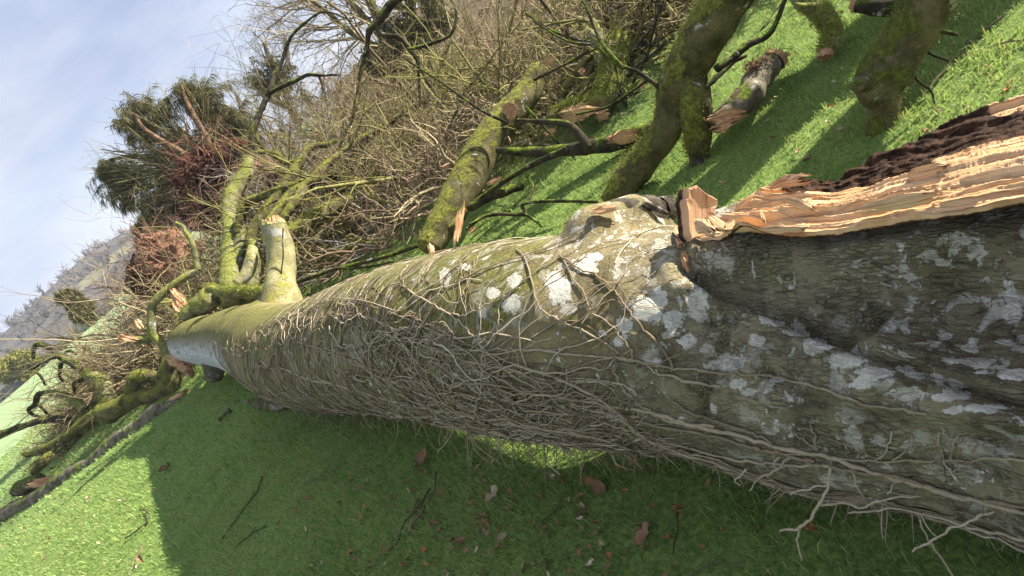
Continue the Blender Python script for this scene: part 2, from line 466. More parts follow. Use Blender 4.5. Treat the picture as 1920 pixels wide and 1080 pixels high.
# ------------------------------------------------------------------ ground
def ground_z(x, y):
    x = np.asarray(x, float); y = np.asarray(y, float)
    P = np.stack([x, y, np.zeros_like(x)], -1)
    z = 0.018 * fbm(P * 0.9, 3, 3) * smooth(0, 1, 1)
    # the bank the thicket stands on: rises away from the mown grass
    lx = -5.3 + 0.18 * (y - 8)
    b = smooth(7.5, 16, y + 0.45 * x) * smooth(lx - 3, lx + 3, x)
    z = z + b * (0.85 + 0.15 * fbm(P * 0.35, 3, 9))
    # long fall of the land far away
    z = z + 1.5 * smooth(15, 42, y + 0.3 * x) * smooth(-7, -1, x + 0.16 * (y - 14)) - 1.2 * smooth(45, 130, y) * (1 - smooth(-20, 10, x))
    return z
def brown_mask(x, y):
    P = np.stack([x, y, np.zeros_like(x)], -1)
    lx = -5.5 + 0.10 * (y - 8)
    edge = 7.0 - 0.42 * x + 0.9 * fbm(P * 0.8, 3, 21)
    m = smooth(0, 1.6, y - edge) * smooth(0, 2.0, x - lx + 1.2 * fbm(P * 0.5, 3, 22))
    return m * (1 - 0.75 * smooth(0.25, 0.5, fbm(P * 0.22, 3, 25)) * (1 - smooth(18, 26, y)))
def ground_material():
    s = NT('meadow_ground'); v = s.coord()
    n1 = s.noise(v, 2.2, 5, 0.6); n2 = s.noise(v, 45, 6, 0.7); n3 = s.noise(v, 0.25, 4, 0.6)
    col = s.mix(s.val(n2, 0.32, 0.68), (0.10, 0.175, 0.042), (0.26, 0.34, 0.09))
    col = s.mix(s.val(n1, 0.45, 0.75, 0, 0.35), col, (0.15, 0.24, 0.05))
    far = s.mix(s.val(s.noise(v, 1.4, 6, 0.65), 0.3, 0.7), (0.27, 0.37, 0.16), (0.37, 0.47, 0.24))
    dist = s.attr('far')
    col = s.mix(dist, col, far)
    br = s.mix(s.val(s.noise(v, 5, 7, 0.7), 0.3, 0.7), (0.07, 0.05, 0.028), (0.215, 0.165, 0.095))
    br = s.mix(s.val(s.noise(v, 21, 6, 0.72), 0.5, 0.7, 0, 0.7), br, (0.045, 0.03, 0.018))
    col = s.mix(s.attr('brown'), col, br)
    h = s.math('ADD', n2, s.math('MULTIPLY', n1, 0.4))
    return s.done(col, 0.95, s.bump(h, 0.8, 0.03), 0.1)
def build_ground():
    # one sheet, fine near the camera and coarse towards the horizon
    def axis(lim, n):
        t = np.linspace(-1, 1, n)
        return np.sign(t) * (np.abs(t) * 14 + (np.abs(t) ** 5) * (lim - 14))
    xs = axis(900, 210); ys = axis(900, 210) + 5
    X_, Y_ = np.meshgrid(xs, ys, indexing='ij')
    Z_ = ground_z(X_, Y_)
    V = np.stack([X_, Y_, Z_], -1).reshape(-1, 3)
    idx = np.arange(V.shape[0]).reshape(X_.shape)
    Q = np.stack([idx[:-1, :-1], idx[1:, :-1], idx[1:, 1:], idx[:-1, 1:]], -1).reshape(-1, 4)
    br = brown_mask(V[:, 0], V[:, 1])
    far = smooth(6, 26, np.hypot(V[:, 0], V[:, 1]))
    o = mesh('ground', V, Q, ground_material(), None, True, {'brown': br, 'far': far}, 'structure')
    return o
build_ground()

def build_grass():
    zones = [(0.2, 2.6, 5900, 0.034, 0.0018), (2.6, 5.0, 2900, 0.035, 0.0023), (5.0, 10.0, 950, 0.036, 0.0036), (10, 22, 200, 0.042, 0.009)]
    for (r0, r1, dens, hgt, wid) in zones:
        n = int(math.pi * (r1 ** 2 - r0 ** 2) * dens * 0.62)
        ang = rng.uniform(-1.35, 1.45, n)
        r = np.sqrt(rng.uniform(r0 ** 2, r1 ** 2, n))
        x = r * np.sin(ang) ; y = r * np.cos(ang)
        P = np.stack([x, y, ground_z(x, y)], -1)
        px, py, zc = proj(P)
        clump = fbm(P * np.array([9.0, 9, 0]), 3, 31)
        keep = (zc > 0.15) & (px > -260) & (px < 2180) & (py > -260) & (py < 1340)
        keep &= brown_mask(x, y) < rng.uniform(0.1, 0.8, n)
        keep &= rng.uniform(-0.9, 0.6, n) < clump + 0.35
        P = P[keep]; clump = clump[keep]; n = len(P)
        h = hgt * (0.55 + 0.9 * rng.random(n)) * (1 + 0.5 * clump) * (1 + 0.35 * fbm(P * np.array([2.1, 2.1, 0]), 2, 35)) * np.where(rng.random(n) < 0.05, 1.5, 1)
        a = rng.uniform(0, 2 * math.pi, n)
        lean = np.abs(rng.normal(0.55, 0.45, n))
        D = np.stack([np.cos(a), np.sin(a), np.zeros(n)], -1)
        wind = np.array([-0.35, -0.15, 0])
        D2 = D * lean[:, None] + wind * 0.4
        s = np.stack([-np.sin(a), np.cos(a), np.zeros(n)], -1)
        a2 = rng.uniform(0, 2 * math.pi, n)
        s = np.stack([np.cos(a2), np.sin(a2), np.zeros(n)], -1)
        w = wid * (0.7 + 0.6 * rng.random(n))
        up = np.array([0, 0, 1.0])
        mid = P + h[:, None] * (up * 0.55 + D2 * 0.32)
        tip = P + h[:, None] * (up * (0.95 - 0.35 * np.minimum(lean, 1.4))[:, None] + D2 * 0.95)
        b = P - up * 0.004
        V = np.stack([b - s * w[:, None], b + s * w[:, None], mid - s * w[:, None] * 0.8, mid + s * w[:, None] * 0.8, tip], 1)
        k = np.arange(n)[:, None] * 5
        Q = k + np.array([[0, 1, 3, 2]]); T = k + np.array([[2, 3, 4]])
        big = fbm(P * np.array([1.3, 1.3, 0]), 3, 33)
        rn = np.clip(rng.beta(2, 2.6, n) + 0.22 * clump + 0.28 * big, 0, 0.86)
        dry = rng.random(n) < 0.035 + 0.10 * (big > 0.22)
        rn[dry] = 1.0
        yield V.reshape(-1, 3), Q, T, np.repeat(rn, 5)
gs = list(build_grass())
off = 0; gv, gq, gt, gr = [], [], [], []
for V, Q, T, r in gs:
    gv.append(V); gq.append(Q + off); gt.append(T + off); gr.append(r); off += len(V)
go = mesh('grass', np.vstack(gv), [np.vstack(gq), np.vstack(gt)], M['grass'], None, True, {'rnd': np.concatenate(gr)}, 'stuff')
tag(go, 'short green meadow grass around the fallen trunk', 'grass')

# ------------------------------------------------------------------ the great fallen trunk
def station(t, b, gap):
    mx_, my_ = (t[0] + b[0]) / 2, (t[1] + b[1]) / 2
    hw = math.hypot(t[0] - b[0], t[1] - b[1]) / 2
    r = ray(mx_, my_); d = (CAM_H - gap) / (hw / FPX - r[2])
    return np.append(CAM + d * r, hw * d / FPX)
ST = [np.append(W(357, 640, 7.6), 40 * 7.6 / FPX), np.append(W(388, 638, 7.2), 47 * 7.2 / FPX),
      station((430, 585), (412, 688), 0.10), station((480, 568), (478, 712), 0.05), station((575, 572), (545, 757), 0.04),
      station((690, 530), (655, 768), 0.06), station((800, 487), (790, 780), 0.145), station((950, 455), (935, 803), 0.185),
      station((1070, 440), (1080, 823), 0.165), station((1265, 428), (1255, 845), 0.07), station((1420, 485), (1420, 885), 0.03),
      station((1600, 512), (1605, 925), 0.02), station((1800, 525), (1805, 965), 0.02), station((1920, 530), (1930, 1000), 0.02),
      np.array([0.76, 0.50, 0.30, 0.275]), np.array([0.92, 0.13, 0.30, 0.28]), np.array([1.08, -0.27, 0.30, 0.28])]
ST = np.array(ST)
TM, TN = 540, 224
# sample so that the spacing follows the size in the picture
dens = np.linspace(0, len(ST) - 1, 4000)
cl0 = spline(ST, 4000)
dist0 = np.linalg.norm(cl0[:, :3] - CAM, axis=1)
step = np.linalg.norm(np.diff(cl0[:, :3], axis=0), axis=1) / dist0[1:]
cum = np.concatenate([[0], np.cumsum(step)]); cum /= cum[-1]
sel = np.interp(np.linspace(0, 1, TM), cum, np.arange(4000))
CL = np.stack([np.interp(sel, np.arange(4000), cl0[:, k]) for k in range(4)], -1)
TC, TR = CL[:, :3], CL[:, 3]
TT = unit(np.gradient(TC, axis=0))
TA = unit(np.array([0, 0, 1.0]) - TT * TT[:, 2:3])
TB = np.cross(TT, TA)                       # points to the camera's side
th = np.arange(TN) * 2 * math.pi / TN
DIR = np.cos(th)[None, :, None] * TA[:, None, :] + np.sin(th)[None, :, None] * TB[:, None, :]
arc = np.concatenate([[0], np.cumsum(np.linalg.norm(np.diff(TC, axis=0), axis=1))])
cpx, cpy, _ = proj(TC)
def capsule(P, a, b, ra, rb):
    ab = b - a; h = np.clip(((P - a) @ ab) / (ab @ ab), 0, 1)
    return np.linalg.norm(P - a - h[..., None] * ab, axis=-1) - (ra + (rb - ra) * h)
def smin(a, b, k):
    h = np.clip(0.5 + 0.5 * (b - a) / k, 0, 1)
    return b * (1 - h) + a * h - k * h * (1 - h)
def sd_(p, q, ra, rb, k): return (W(*p), W(*q), ra, rb, k)
RIM = [(1306, 468, 0.70, 0.09), (1345, 452, 0.745, 0.105), (1420, 444, 0.775, 0.115), (1520, 439, 0.785, 0.13), (1640, 416, 0.79, 0.16), (1800, 391, 0.795, 0.165), (1935, 372, 0.80, 0.165)]
RC = []
for (x_, y_, z_, r_) in RIM:
    a_ = G(x_, y_, z_); k_ = np.argmin(np.linalg.norm(TC - a_, axis=1))
    inw = -TB[k_] * np.array([1, 1, 0]); inw = unit(inw)
    RC.append((a_ + inw * r_ * 0.76 + np.array([0, 0, -r_ * 0.62]), r_))
RC.append((RC[-1][0] + unit(TC[-1] - TC[-60]) * 1.2, 0.14))
CAPS = [(RC[k][0], RC[k + 1][0], RC[k][1], RC[k + 1][1], 0.07) for k in range(len(RC) - 1)]
CAPS += [sd_((1112, 436, 1.99), (1185, 414, 2.03), 0.088, 0.076, 0.07), sd_((1185, 414, 2.03), (1232, 412, 2.06), 0.076, 0.055, 0.04),   # collar of the broken knot
        sd_((530, 600, 5.62), (520, 545, 5.65), 0.20, 0.12, 0.16),            # flare under the stub
        sd_((1560, 690, 1.36), (1700, 720, 1.24), 0.055, 0.06, 0.09), sd_((1700, 720, 1.24), (1900, 770, 1.08), 0.06, 0.06, 0.09)]
t = np.repeat(TR[:, None], TN, 1) * (1 + 0.035 * fbm(TC[:, None, :] * 1.6 + DIR * 0.9, 3, 5))
base_t = t.copy()
for it in range(26):
    P = TC[:, None, :] + t[..., None] * DIR
    f = t - base_t
    for (a, b, ra, rb, k) in CAPS:
        near = np.linalg.norm(P - (a + b) / 2, axis=-1) < np.linalg.norm(b - a) / 2 + ra + 0.35
        if near.any():
            ff = f[near]; f[near] = smin(ff, capsule(P[near], a, b, ra, rb), k)
    t = t - np.clip(f, -0.05, 0.05) * 0.8
# torn-away top of the near end
TEAR_Z = 0.735
onx = smooth(1292, 1300, np.repeat(cpx[:, None], TN, 1))
onx = np.where(np.arange(TM)[:, None] > np.argmin(np.abs(cpx[:TM] - 1700) + (np.arange(TM) < 300) * 9999), 1.0, onx)
P = TC[:, None, :] + t[..., None] * DIR
ppx, ppy, _ = proj(P.reshape(-1, 3)); ppx = ppx.reshape(TM, TN); ppy = ppy.reshape(TM, TN)
ii = np.arange(TM)
near_end = ii[:, None] > np.argmax(cpx > 1312)
zmax = TEAR_Z + 0.012 * fbm(P * 9, 3, 77)
lim = np.where(DIR[..., 2] > 0.02, (zmax - TC[:, None, 2]) / np.maximum(DIR[..., 2], 0.02), 9.0)
cut = near_end & (t > lim)
# relief: folds round the trunk, long ridges on the coarse near end, dents
S_, TH_ = np.meshgrid(arc, th, indexing='ij')
roughA = smooth(1060, 1480, cpx[:, None] + 170 * fbm(P * 5, 3, 71))
roughA = np.where(ii[:, None] > np.argmax(cpx > 1640), 1.0, roughA)
guv = np.stack([S_, np.where(TH_ > math.pi, TH_ - 2 * math.pi, TH_) * 0.38, np.zeros_like(S_)], -1)
cyl = np.stack([np.cos(TH_) * 0.38, np.sin(TH_) * 0.38, S_], -1)
wr = fbm(cyl * np.array([7, 7, 42]), 3, 11)
ax_ = unit(np.array([0.43, -0.90, 0])); bx2 = np.array([0.90, 0.43, 0])
al = np.stack([P @ ax_ * 9, P @ bx2 * 27, P[..., 2] * 27], -1)
lgn = fbm(al + 0.5 * fbm(P * 8, 2, 4)[..., None], 4, 12)
dent = fbm(cyl * 5.5, 3, 13)
creaseL = 1 - np.abs(fbm(cyl * np.array([5, 5, 2.2]), 2, 14)) * 3
t = t + (1 - roughA) * (0.0032 * wr + 0.006 * dent) + roughA * (0.010 * lgn + 0.016 * fbm(P * 5.5, 3, 13) - 0.014 * np.clip(creaseL - 0.55, 0, 1) * 2)
FOLDS = [([(1292, 505), (1340, 540), (1400, 562), (1460, 590), (1520, 618), (1575, 634), (1630, 612), (1680, 560), (1715, 500), (1748, 428), (1800, 410), (1930, 395)], 13, 0.026),
         ([(1470, 585), (1540, 625), (1610, 660), (1690, 690), (1760, 712), (1850, 748), (1930, 765)], 11, 0.018), ([(1368, 600), (1356, 650), (1338, 700), (1325, 740), (1318, 780)], 8, 0.010), ([(1400, 600), (1392, 650), (1380, 690)], 7, 0.008),
         ([(1440, 700), (1520, 745), (1600, 775), (1700, 800), (1800, 812), (1930, 830)], 12, 0.012), ([(1300, 560), (1330, 600), (1360, 640)], 8, 0.008), ([(1600, 520), (1650, 545), (1690, 530)], 9, 0.008), ([(1640, 630), (1720, 640), (1800, 620), (1930, 640)], 10, 0.008)]
facing = ((CAM - P) * (P - TC[:, None, :])).sum(-1) > 0
for (pl, w_, dp) in FOLDS:
    c_ = spline(np.array(pl, float), 60); dm = np.full((TM, TN), 1e9)
    for (a_, b_) in c_: dm = np.minimum(dm, (ppx - a_) ** 2 + (ppy - b_) ** 2)
    dm = np.sqrt(dm) * (1 + 0.35 * fbm(P * 14, 2, 19))
    t = t - np.where(facing, 1.7 * dp * np.exp(-(dm / w_) ** 2) - dp * 0.7 * np.exp(-((dm - 2.6 * w_) / (1.6 * w_)) ** 2), 0)
t = np.where(cut, np.minimum(t, lim), t)
TP = TC[:, None, :] + t[..., None] * DIR
# growth on the bark (where the lichen and algae really sit)
flatP = TP.reshape(-1, 3)
cth = np.cos(TH_)
moss = smooth(0.35, 1.0, cth) * (1 - 0.75 * roughA) * 0.95 + 0.14 * smooth(-0.3, 0.5, np.sin(TH_)) * (1 - roughA)
moss = moss * (1 - 0.35 * smooth(1000, 1150, cpx))[:, None]
moss = moss + 0.35 * smooth(0.0, 0.3, fbm(cyl * 2.2, 3, 41)) * (0.4 + roughA * 0.2)
white = smooth(0, 1, (cpx < 500))[:, None] * smooth(-0.05, 0.5, np.sin(TH_)) * np.ones((TM, TN))
white *= 1.25 * smooth(0.9, 0.2, cth * 1.0) * (1 - smooth(470, 500, ppx))
lich = (smooth(620, 800, cpx)[:, None] * 0.55 + 0.15 * roughA) * smooth(-0.2, 0.3, fbm(cyl * 2.7, 3, 42) + 0.25)
lich = lich * (1 - 0.8 * smooth(0.55, 0.95, np.sin(TH_)) * (1 - roughA))
spot = np.where(cpx[:, None] > 640, 1.0, 0.2) * np.ones((1, TN))
patch = np.zeros((TM, TN))
PATCHES = [(1400, 505, 34, 18), (1440, 525, 34, 16), (1478, 545, 30, 12), (1490, 520, 18, 9), (1582, 500, 22, 16), (1600, 478, 16, 12), (1545, 553, 15, 8),
    (1765, 545, 27, 26), (1900, 590, 24, 32), (1900, 537, 30, 12), (1660, 545, 30, 11), (1690, 528, 18, 10), (1640, 562, 26, 8), (1600, 548, 22, 8),
    (1900, 700, 34, 16), (1770, 625, 20, 7), (1885, 640, 22, 9), (1838, 683, 18, 11), (1790, 680, 12, 8), (1670, 400, 14, 9), (1700, 620, 10, 8),
    (1370, 680, 34, 18), (1340, 685, 20, 10), (1310, 575, 26, 30), (1215, 580, 34, 30), (1260, 600, 22, 24), (1050, 545, 26, 34), (1040, 525, 20, 20), (1065, 580, 18, 12),
    (960, 570, 22, 20), (965, 525, 16, 18), (925, 550, 16, 14), (905, 585, 10, 14), (835, 520, 12, 20), (870, 500, 14, 8), (1100, 500, 26, 14), (1115, 480, 18, 10),
    (1500, 620, 34, 16), (1540, 650, 40, 18), (1590, 680, 40, 14), (1640, 700, 44, 14), (1480, 600, 22, 20), (1450, 600, 26, 18), (1420, 640, 20, 12), (1700, 740, 40, 14),
    (1620, 720, 36, 12), (1770, 745, 40, 10), (1850, 765, 40, 12), (1790, 770, 30, 8), (1385, 720, 18, 12), (1405, 735, 22, 8), (1450, 712, 16, 7), (1340, 765, 10, 14),
    (1230, 680, 12, 12), (1240, 560, 16, 18), (1160, 640, 12, 12), (1130, 625, 10, 8), (900, 640, 6, 10), (1840, 700, 12, 7), (1290, 640, 20, 16), (1170, 610, 20, 16)]
front = ((CAM - TP) * (TP - TC[:, None, :])).sum(-1) > 0
for (x0, y0, rx, ry) in PATCHES:
    q = ((ppx - x0) / rx) ** 2 + ((ppy - y0) / ry) ** 2
    patch = np.maximum(patch, np.where(front, np.exp(-q * 0.95), 0))
back = smooth(0.5, 0.62, fbm(cyl * 4 + 3, 4, 44) * 1.2 + 0.2) * (1 - front)
patch = np.maximum(patch, back * 0.6)
root_loc = (TC[220][0], TC[220][1], 0.0)
trunk = thing('fallen_beech', 'huge fallen beech trunk netted with bare ivy stems, torn open at its near end', 'fallen tree', root_loc)
idx = np.arange(TM * TN).reshape(TM, TN)
Q = np.stack([idx[:-1], np.roll(idx, -1, 1)[:-1], np.roll(idx, -1, 1)[1:], idx[1:]], -1).reshape(-1, 4)
caps = [np.stack([np.full(TN, TM * TN), np.roll(idx[0], -1), idx[0]], -1), np.stack([np.full(TN, TM * TN + 1), idx[-1], np.roll(idx[-1], -1)], -1)]
Vt = np.vstack([flatP, TC[:1] - TT[:1] * 0.05, TC[-1:]])
ex = lambda a: np.append(np.asarray(a, float).ravel(), [0, 0])
mesh('trunk', Vt, [Q[:, ::-1]] + [c[:, ::-1] for c in caps], M['trunk'], trunk, True,
     {'moss': ex(moss), 'white': ex(white), 'lich': ex(lich), 'spot': ex(spot), 'patch': ex(patch), 'rough': ex(roughA),
      'guv': np.vstack([guv.reshape(-1, 3), np.zeros((2, 3))])})
BVH = BVHTree.FromPolygons([tuple(v) for v in flatP[:]], [tuple(q) for q in Q], epsilon=0)
TNORM = unit(np.cross(np.gradient(TP, axis=0), np.roll(TP, -1, 1) - np.roll(TP, 1, 1)))
sgn = np.sign((TNORM * DIR).sum(-1, keepdims=True)); TNORM = TNORM * sgn
def on_trunk(px, py, lift=0.004):
    r = unit(ray(px, py))
    h = BVH.ray_cast(Vector(CAM), Vector(r))
    if h[0] is None: return None
    n = np.array(h[1]); n = n if n @ r < 0 else -n
    return np.array(h[0]) + n * lift

# ------------------------------------------------------------------ generic limb, torn ends, slivers
def limb_mesh(pts, name, mat, parent, sides=22, bump=0.10, seed=0, px_mode=True, knobs=(), caps_=True, dens=1.0, tufts=0, tuft_mat='moss_tuft', tuft_len=0.02):
    """pts rows: (px, py, depth, radius in px); returns path, radii"""
    if px_mode:
        A = np.array([np.array(p[:4], float) if len(p) == 5 else np.append(W(p[0], p[1], p[2]), p[3] * p[2] / FPX) for p in pts])
    else:
        A = np.array(pts, float)
    seg = np.linalg.norm(np.diff(A[:, :3], axis=0), axis=1).sum()
    n = int(np.clip(seg / (A[:, 3].mean() * 0.28) * dens, 12, 260))
    C_ = spline(A, n); P_ = C_[:, :3]; R_ = np.maximum(C_[:, 3], 0.002)
    P_ = P_ + (0.35 * R_[:, None]) * np.stack([noise(P_ * 3.1 / max(seg, .3) + k * 7, seed + k) for k in range(3)], -1)
    T, A1, B1 = ring_frames(P_)
    a = np.arange(sides) * 2 * math.pi / sides
    D = np.cos(a)[None, :, None] * A1[:, None, :] + np.sin(a)[None, :, None] * B1[:, None, :]
    q = P_[:, None, :] + R_[:, None, None] * D
    rr = R_[:, None] * (1 + bump * 1.5 * fbm(q / (A[:, 3].mean() * 2.6), 3, seed) + bump * 0.7 * fbm(q / (A[:, 3].mean() * 0.55), 2, seed + 5))
    V = P_[:, None, :] + rr[..., None] * D
    for (kx, ky, kd, kr, amt) in knobs:
        c = W(kx, ky, kd); r = kr * kd / FPX
        w = np.exp(-(np.linalg.norm(V - c, axis=-1) / r) ** 2)
        V = V + D * (w * amt * kd / FPX)[..., None]
    idx = np.arange(n * sides).reshape(n, sides)
    Q = np.stack([idx[:-1], np.roll(idx, -1, 1)[:-1], np.roll(idx, -1, 1)[1:], idx[1:]], -1).reshape(-1, 4)
    V = V.reshape(-1, 3); F = [Q]
    if caps_:
        V = np.vstack([V, P_[:1] - T[:1] * R_[0] * 0.25, P_[-1:] + T[-1:] * R_[-1] * 0.25]); b = n * sides
        F += [np.stack([np.full(sides, b), np.roll(idx[0], -1), idx[0]], -1), np.stack([np.full(sides, b + 1), idx[-1], np.roll(idx[-1], -1)], -1)]
    o_ = mesh(name, V, F, mat, parent)
    if tufts:
        Nv = D.reshape(-1, 3); Vb = V[:n * sides]
        w = np.clip(0.35 + 0.6 * Nv[:, 2] + 1.1 * fbm(Vb / 0.09, 3, seed + 2), 0, 1) ** 1.5
        pick = rng.choice(len(Vb), tufts, p=w / w.sum())
        S = Vb[pick] + rng.normal(0, A[:, 3].mean() * 0.16, (tufts, 3)); Dn = Nv[pick] + rng.normal(0, 0.6, (tufts, 3)) + np.array([0, 0, -0.2])
        ln = tuft_len * rng.uniform(0.4, 1.3, tufts); sd2 = unit(np.cross(Dn, rng.normal(0, 1, (tufts, 3)))) * (tuft_len * 0.16)
        Vm = np.stack([S - sd2, S + sd2, S + unit(Dn) * ln[:, None]], 1).reshape(-1, 3)
        mesh('moss', Vm, np.arange(tufts * 3).reshape(-1, 3), M[tuft_mat], o_, True, {'rnd': np.repeat(rng.random(tufts), 3)}, 'stuff')
    return P_, R_
def torn_end(name, pos, direction, r, length, mat, parent, seed=0, tilt=0.6, sides=36):
    """a ring of broken fibres: a jagged crown of splinters on the end of a limb"""
    T = unit(np.asarray(direction, float)); a = np.array([0, 0, 1.0]) if abs(T[2]) < .9 else np.array([1.0, 0, 0])
    A = unit(np.cross(T, a)); B = np.cross(T, A); rg = np.random.default_rng(seed + 100)
    th_ = np.arange(sides) * 2 * math.pi / sides
    ph = rg.uniform(0, 6.28)
    prof = 0.5 + 0.5 * np.cos(th_ - ph)
    spike = rg.random(sides) ** 2
    rings = []; gu = []
    rad = [1.0, 1.03, 0.96, 0.80, 0.55, 0.28]
    for k, q in enumerate(rad):
        u = [0, 0.35, 1, 0.72, 0.5, 0.42][k]
        L_ = length * u * ((1 - tilt) * 0.5 + tilt * prof + 0.55 * spike * (0.4 + rg.random(sides) * 0.6)) * (1 if k < 3 else (0.55 + 0.7 * rg.random(sides)))
        w = 1 + 0.10 * rg.normal(size=sides) * (k > 1)
        rings.append(pos + T * (L_[:, None] - 0.10 * r) + r * q * (w * np.cos(th_))[:, None] * A + r * q * (w * np.sin(th_))[:, None] * B)
        gu.append(np.stack([L_ + q * 0.02, th_ * r, np.full(sides, q)], -1))
    V = np.vstack(rings); gu = np.vstack(gu)
    c = pos + T * length * 0.3
    idx = np.arange(len(V)).reshape(len(rad), sides)
    Q = np.stack([idx[:-1], np.roll(idx, -1, 1)[:-1], np.roll(idx, -1, 1)[1:], idx[1:]], -1).reshape(-1, 4)
    cap = np.stack([np.full(sides, len(V)), idx[-1], np.roll(idx[-1], -1)], -1)
    V = np.vstack([V, c]); gu = np.vstack([gu, [0, 0, 0]])
    return mesh(name, V, [Q, cap], mat, parent, False, {'guv': gu, 'rot': np.zeros(len(V))})
def sliver(name, p0, p1, width, thick, mat, parent, seed=0, side=None, n=22, mcount=11, bend=0.0, ragged=0.25):
    """split plank of wood, thick in the middle, ragged at both ends, ridged along the grain"""
    p0 = np.asarray(p0, float); p1 = np.asarray(p1, float); rg = np.random.default_rng(seed + 500)
    T = unit(p1 - p0); Lg = np.linalg.norm(p1 - p0)
    if side is None: side = np.cross(T, unit(CAM - p0))
    B = unit(side - T * (side @ T)); Nn = np.cross(T, B)
    u = np.linspace(0, 1, n); v = np.linspace(-1, 1, mcount)
    e0 = ragged * rg.random(mcount); e1 = ragged * rg.random(mcount)
    U = e0[None, :] + (1 - e0 - e1)[None, :] * u[:, None]
    prof = np.sin(np.clip(U * math.pi, 0.25, math.pi - 0.25)) ** 0.5
    Wd = width * 0.5 * prof * (1 + 0.25 * noise(np.stack([U * 5, U * 0 + seed, U * 0], -1), 3))
    G3 = np.stack([U * Lg * 7, v[None, :] * width * 45 + U * 0, U * 0 + seed], -1)
    h = thick * 0.8 * fbm(G3, 3, seed)
    ctr = p0 + U[..., None] * (p1 - p0) + Nn * (bend * np.sin(U * math.pi))[..., None]
    top = ctr + B * (v[None, :] * Wd)[..., None] + Nn * (thick * 0.5 * np.sqrt(1 - 0.8 * v ** 2)[None, :] + h)[..., None]
    bot = ctr + B * (v[None, :] * Wd * 0.98)[..., None] - Nn * (thick * 0.5 * np.sqrt(1 - 0.8 * v ** 2)[None, :] + h * 0.6)[..., None]
    V = np.vstack([top.reshape(-1, 3), bot.reshape(-1, 3)]); k = n * mcount
    idx = np.arange(k).reshape(n, mcount)
    Q1 = np.stack([idx[:-1, :-1], idx[1:, :-1], idx[1:, 1:], idx[:-1, 1:]], -1).reshape(-1, 4)
    rim = np.concatenate([idx[0, :], idx[1:, -1], idx[-1, -2::-1], idx[-2:0:-1, 0]])
    r2 = np.roll(rim, -1)
    Q3 = np.stack([rim, rim + k, r2 + k, r2], -1)
    g = np.stack([U * Lg, v[None, :] * width * 0.5 + U * 0, np.zeros_like(U)], -1).reshape(-1, 3)
    return mesh(name, V, [Q1, Q1[:, ::-1] + k, Q3], mat, parent, True, {'guv': np.vstack([g, g]), 'rot': np.zeros(2 * k)})

# ------------------------------------------------------------------ torn face of the trunk: pale split wood, rot in the hollow
E1 = np.array([(1288, 458), (1345, 448), (1420, 441), (1500, 438), (1560, 430), (1640, 414), (1720, 402), (1800, 389), (1870, 378), (1935, 370)], float)
E2 = np.array([(1318, 428), (1372, 392), (1440, 345), (1500, 332), (1545, 326), (1610, 296), (1690, 258), (1770, 222), (1850, 194), (1935, 164)], float)
nU, nVv = 380, 120
e1 = spline(E1, nU); e2 = spline(E2, nU)
zf = np.interp(e1[:, 0], [1280, 1330, 1420, 1600, 1950], [0.70, 0.75, 0.785, 0.795, 0.81])
zb = np.interp(e1[:, 0], [1280, 1400, 1470, 1560, 1950], [0.74, 0.77, 0.775, 0.765, 0.78])
e1[:, 1] += 5 * fbm(np.stack([e1[:, 0] / 55, e1[:, 0] * 0, e1[:, 0] * 0], -1), 3, 59)
e2[:, 1] += 8 * fbm(np.stack([e2[:, 0] / 22, e2[:, 0] * 0, e2[:, 0] * 0], -1), 3, 58)
A3 = np.array([G(x, y, z) for (x, y), z in zip(e1, zf)]); B3 = np.array([G(x, y, z) for (x, y), z in zip(e2, zb)])
# continue beyond the picture along the trunk
dirn = unit(TC[-1] - TC[np.argmax(cpx > 1850)])
ext = np.linspace(0.02, 1.1, 60)[:, None]
A3 = np.vstack([A3, A3[-1] + ext * dirn]); B3 = np.vstack([B3, B3[-1] + ext * (dirn + np.array([0.05, 0.02, 0]))])
xx = np.concatenate([e1[:, 0], np.full(60, 1935)]); nU = len(A3)
vv = np.linspace(0, 1, nVv)
base = A3[:, None, :] * (1 - vv)[None, :, None] + B3[:, None, :] * vv[None, :, None]
sl = np.concatenate([[0], np.cumsum(np.linalg.norm(np.diff(A3, axis=0), axis=1))])
wd = np.linalg.norm(B3 - A3, axis=1)
SS = np.repeat(sl[:, None], nVv, 1); VV = wd[:, None] * vv[None, :]
warp = 0.014 * fbm(np.stack([SS * 5, VV * 5, SS * 0], -1), 3, 61)
gr1 = fbm(np.stack([SS * 6, (VV + warp) * 120, SS * 0], -1), 4, 62)
gr2 = fbm(np.stack([SS * 2.2, (VV + warp) * 24, SS * 0], -1), 3, 63)
XX = np.repeat(xx[:, None], nVv, 1); vg = np.repeat(vv[None, :], nU, 0)
rotc = np.interp(XX, [1280, 1400, 1480, 1560, 1700, 1800, 1935], [1.4, 1.05, 0.78, 0.62, 0.58, 0.60, 0.58])
rot = smooth(-0.10, 0.10, vg - rotc - 0.10 * gr2)
rot = rot * (1 - smooth(1840, 1900, XX) * smooth(0.84, 0.92, vg))
hollow = -0.022 * np.exp(-((vg - np.minimum(rotc + 0.24, 0.9)) / 0.22) ** 2) * smooth(1430, 1600, XX)
ridge = 0.016 * np.exp(-((vg - 0.30) / 0.16) ** 2) * smooth(1400, 1600, XX) - 0.018 * np.exp(-((vg - 0.52) / 0.08) ** 2) * smooth(1500, 1650, XX)
crum = fbm(np.stack([SS * 26, VV * 26, SS * 0], -1), 4, 64)
gr3 = fbm(np.stack([SS * 1.7, (VV + warp) * 50, SS * 0], -1), 2, 68)
terr = np.floor((gr3 * 4.0)) / 4.0
h = (1 - rot) * (0.010 * gr1 + 0.014 * gr2 + 0.006 * terr) + rot * (0.010 * crum + 0.012 * fbm(np.stack([SS * 14, VV * 70, SS * 0], -1), 4, 69)) + hollow + ridge
h = h * smooth(-0.02, 0.03, vg)
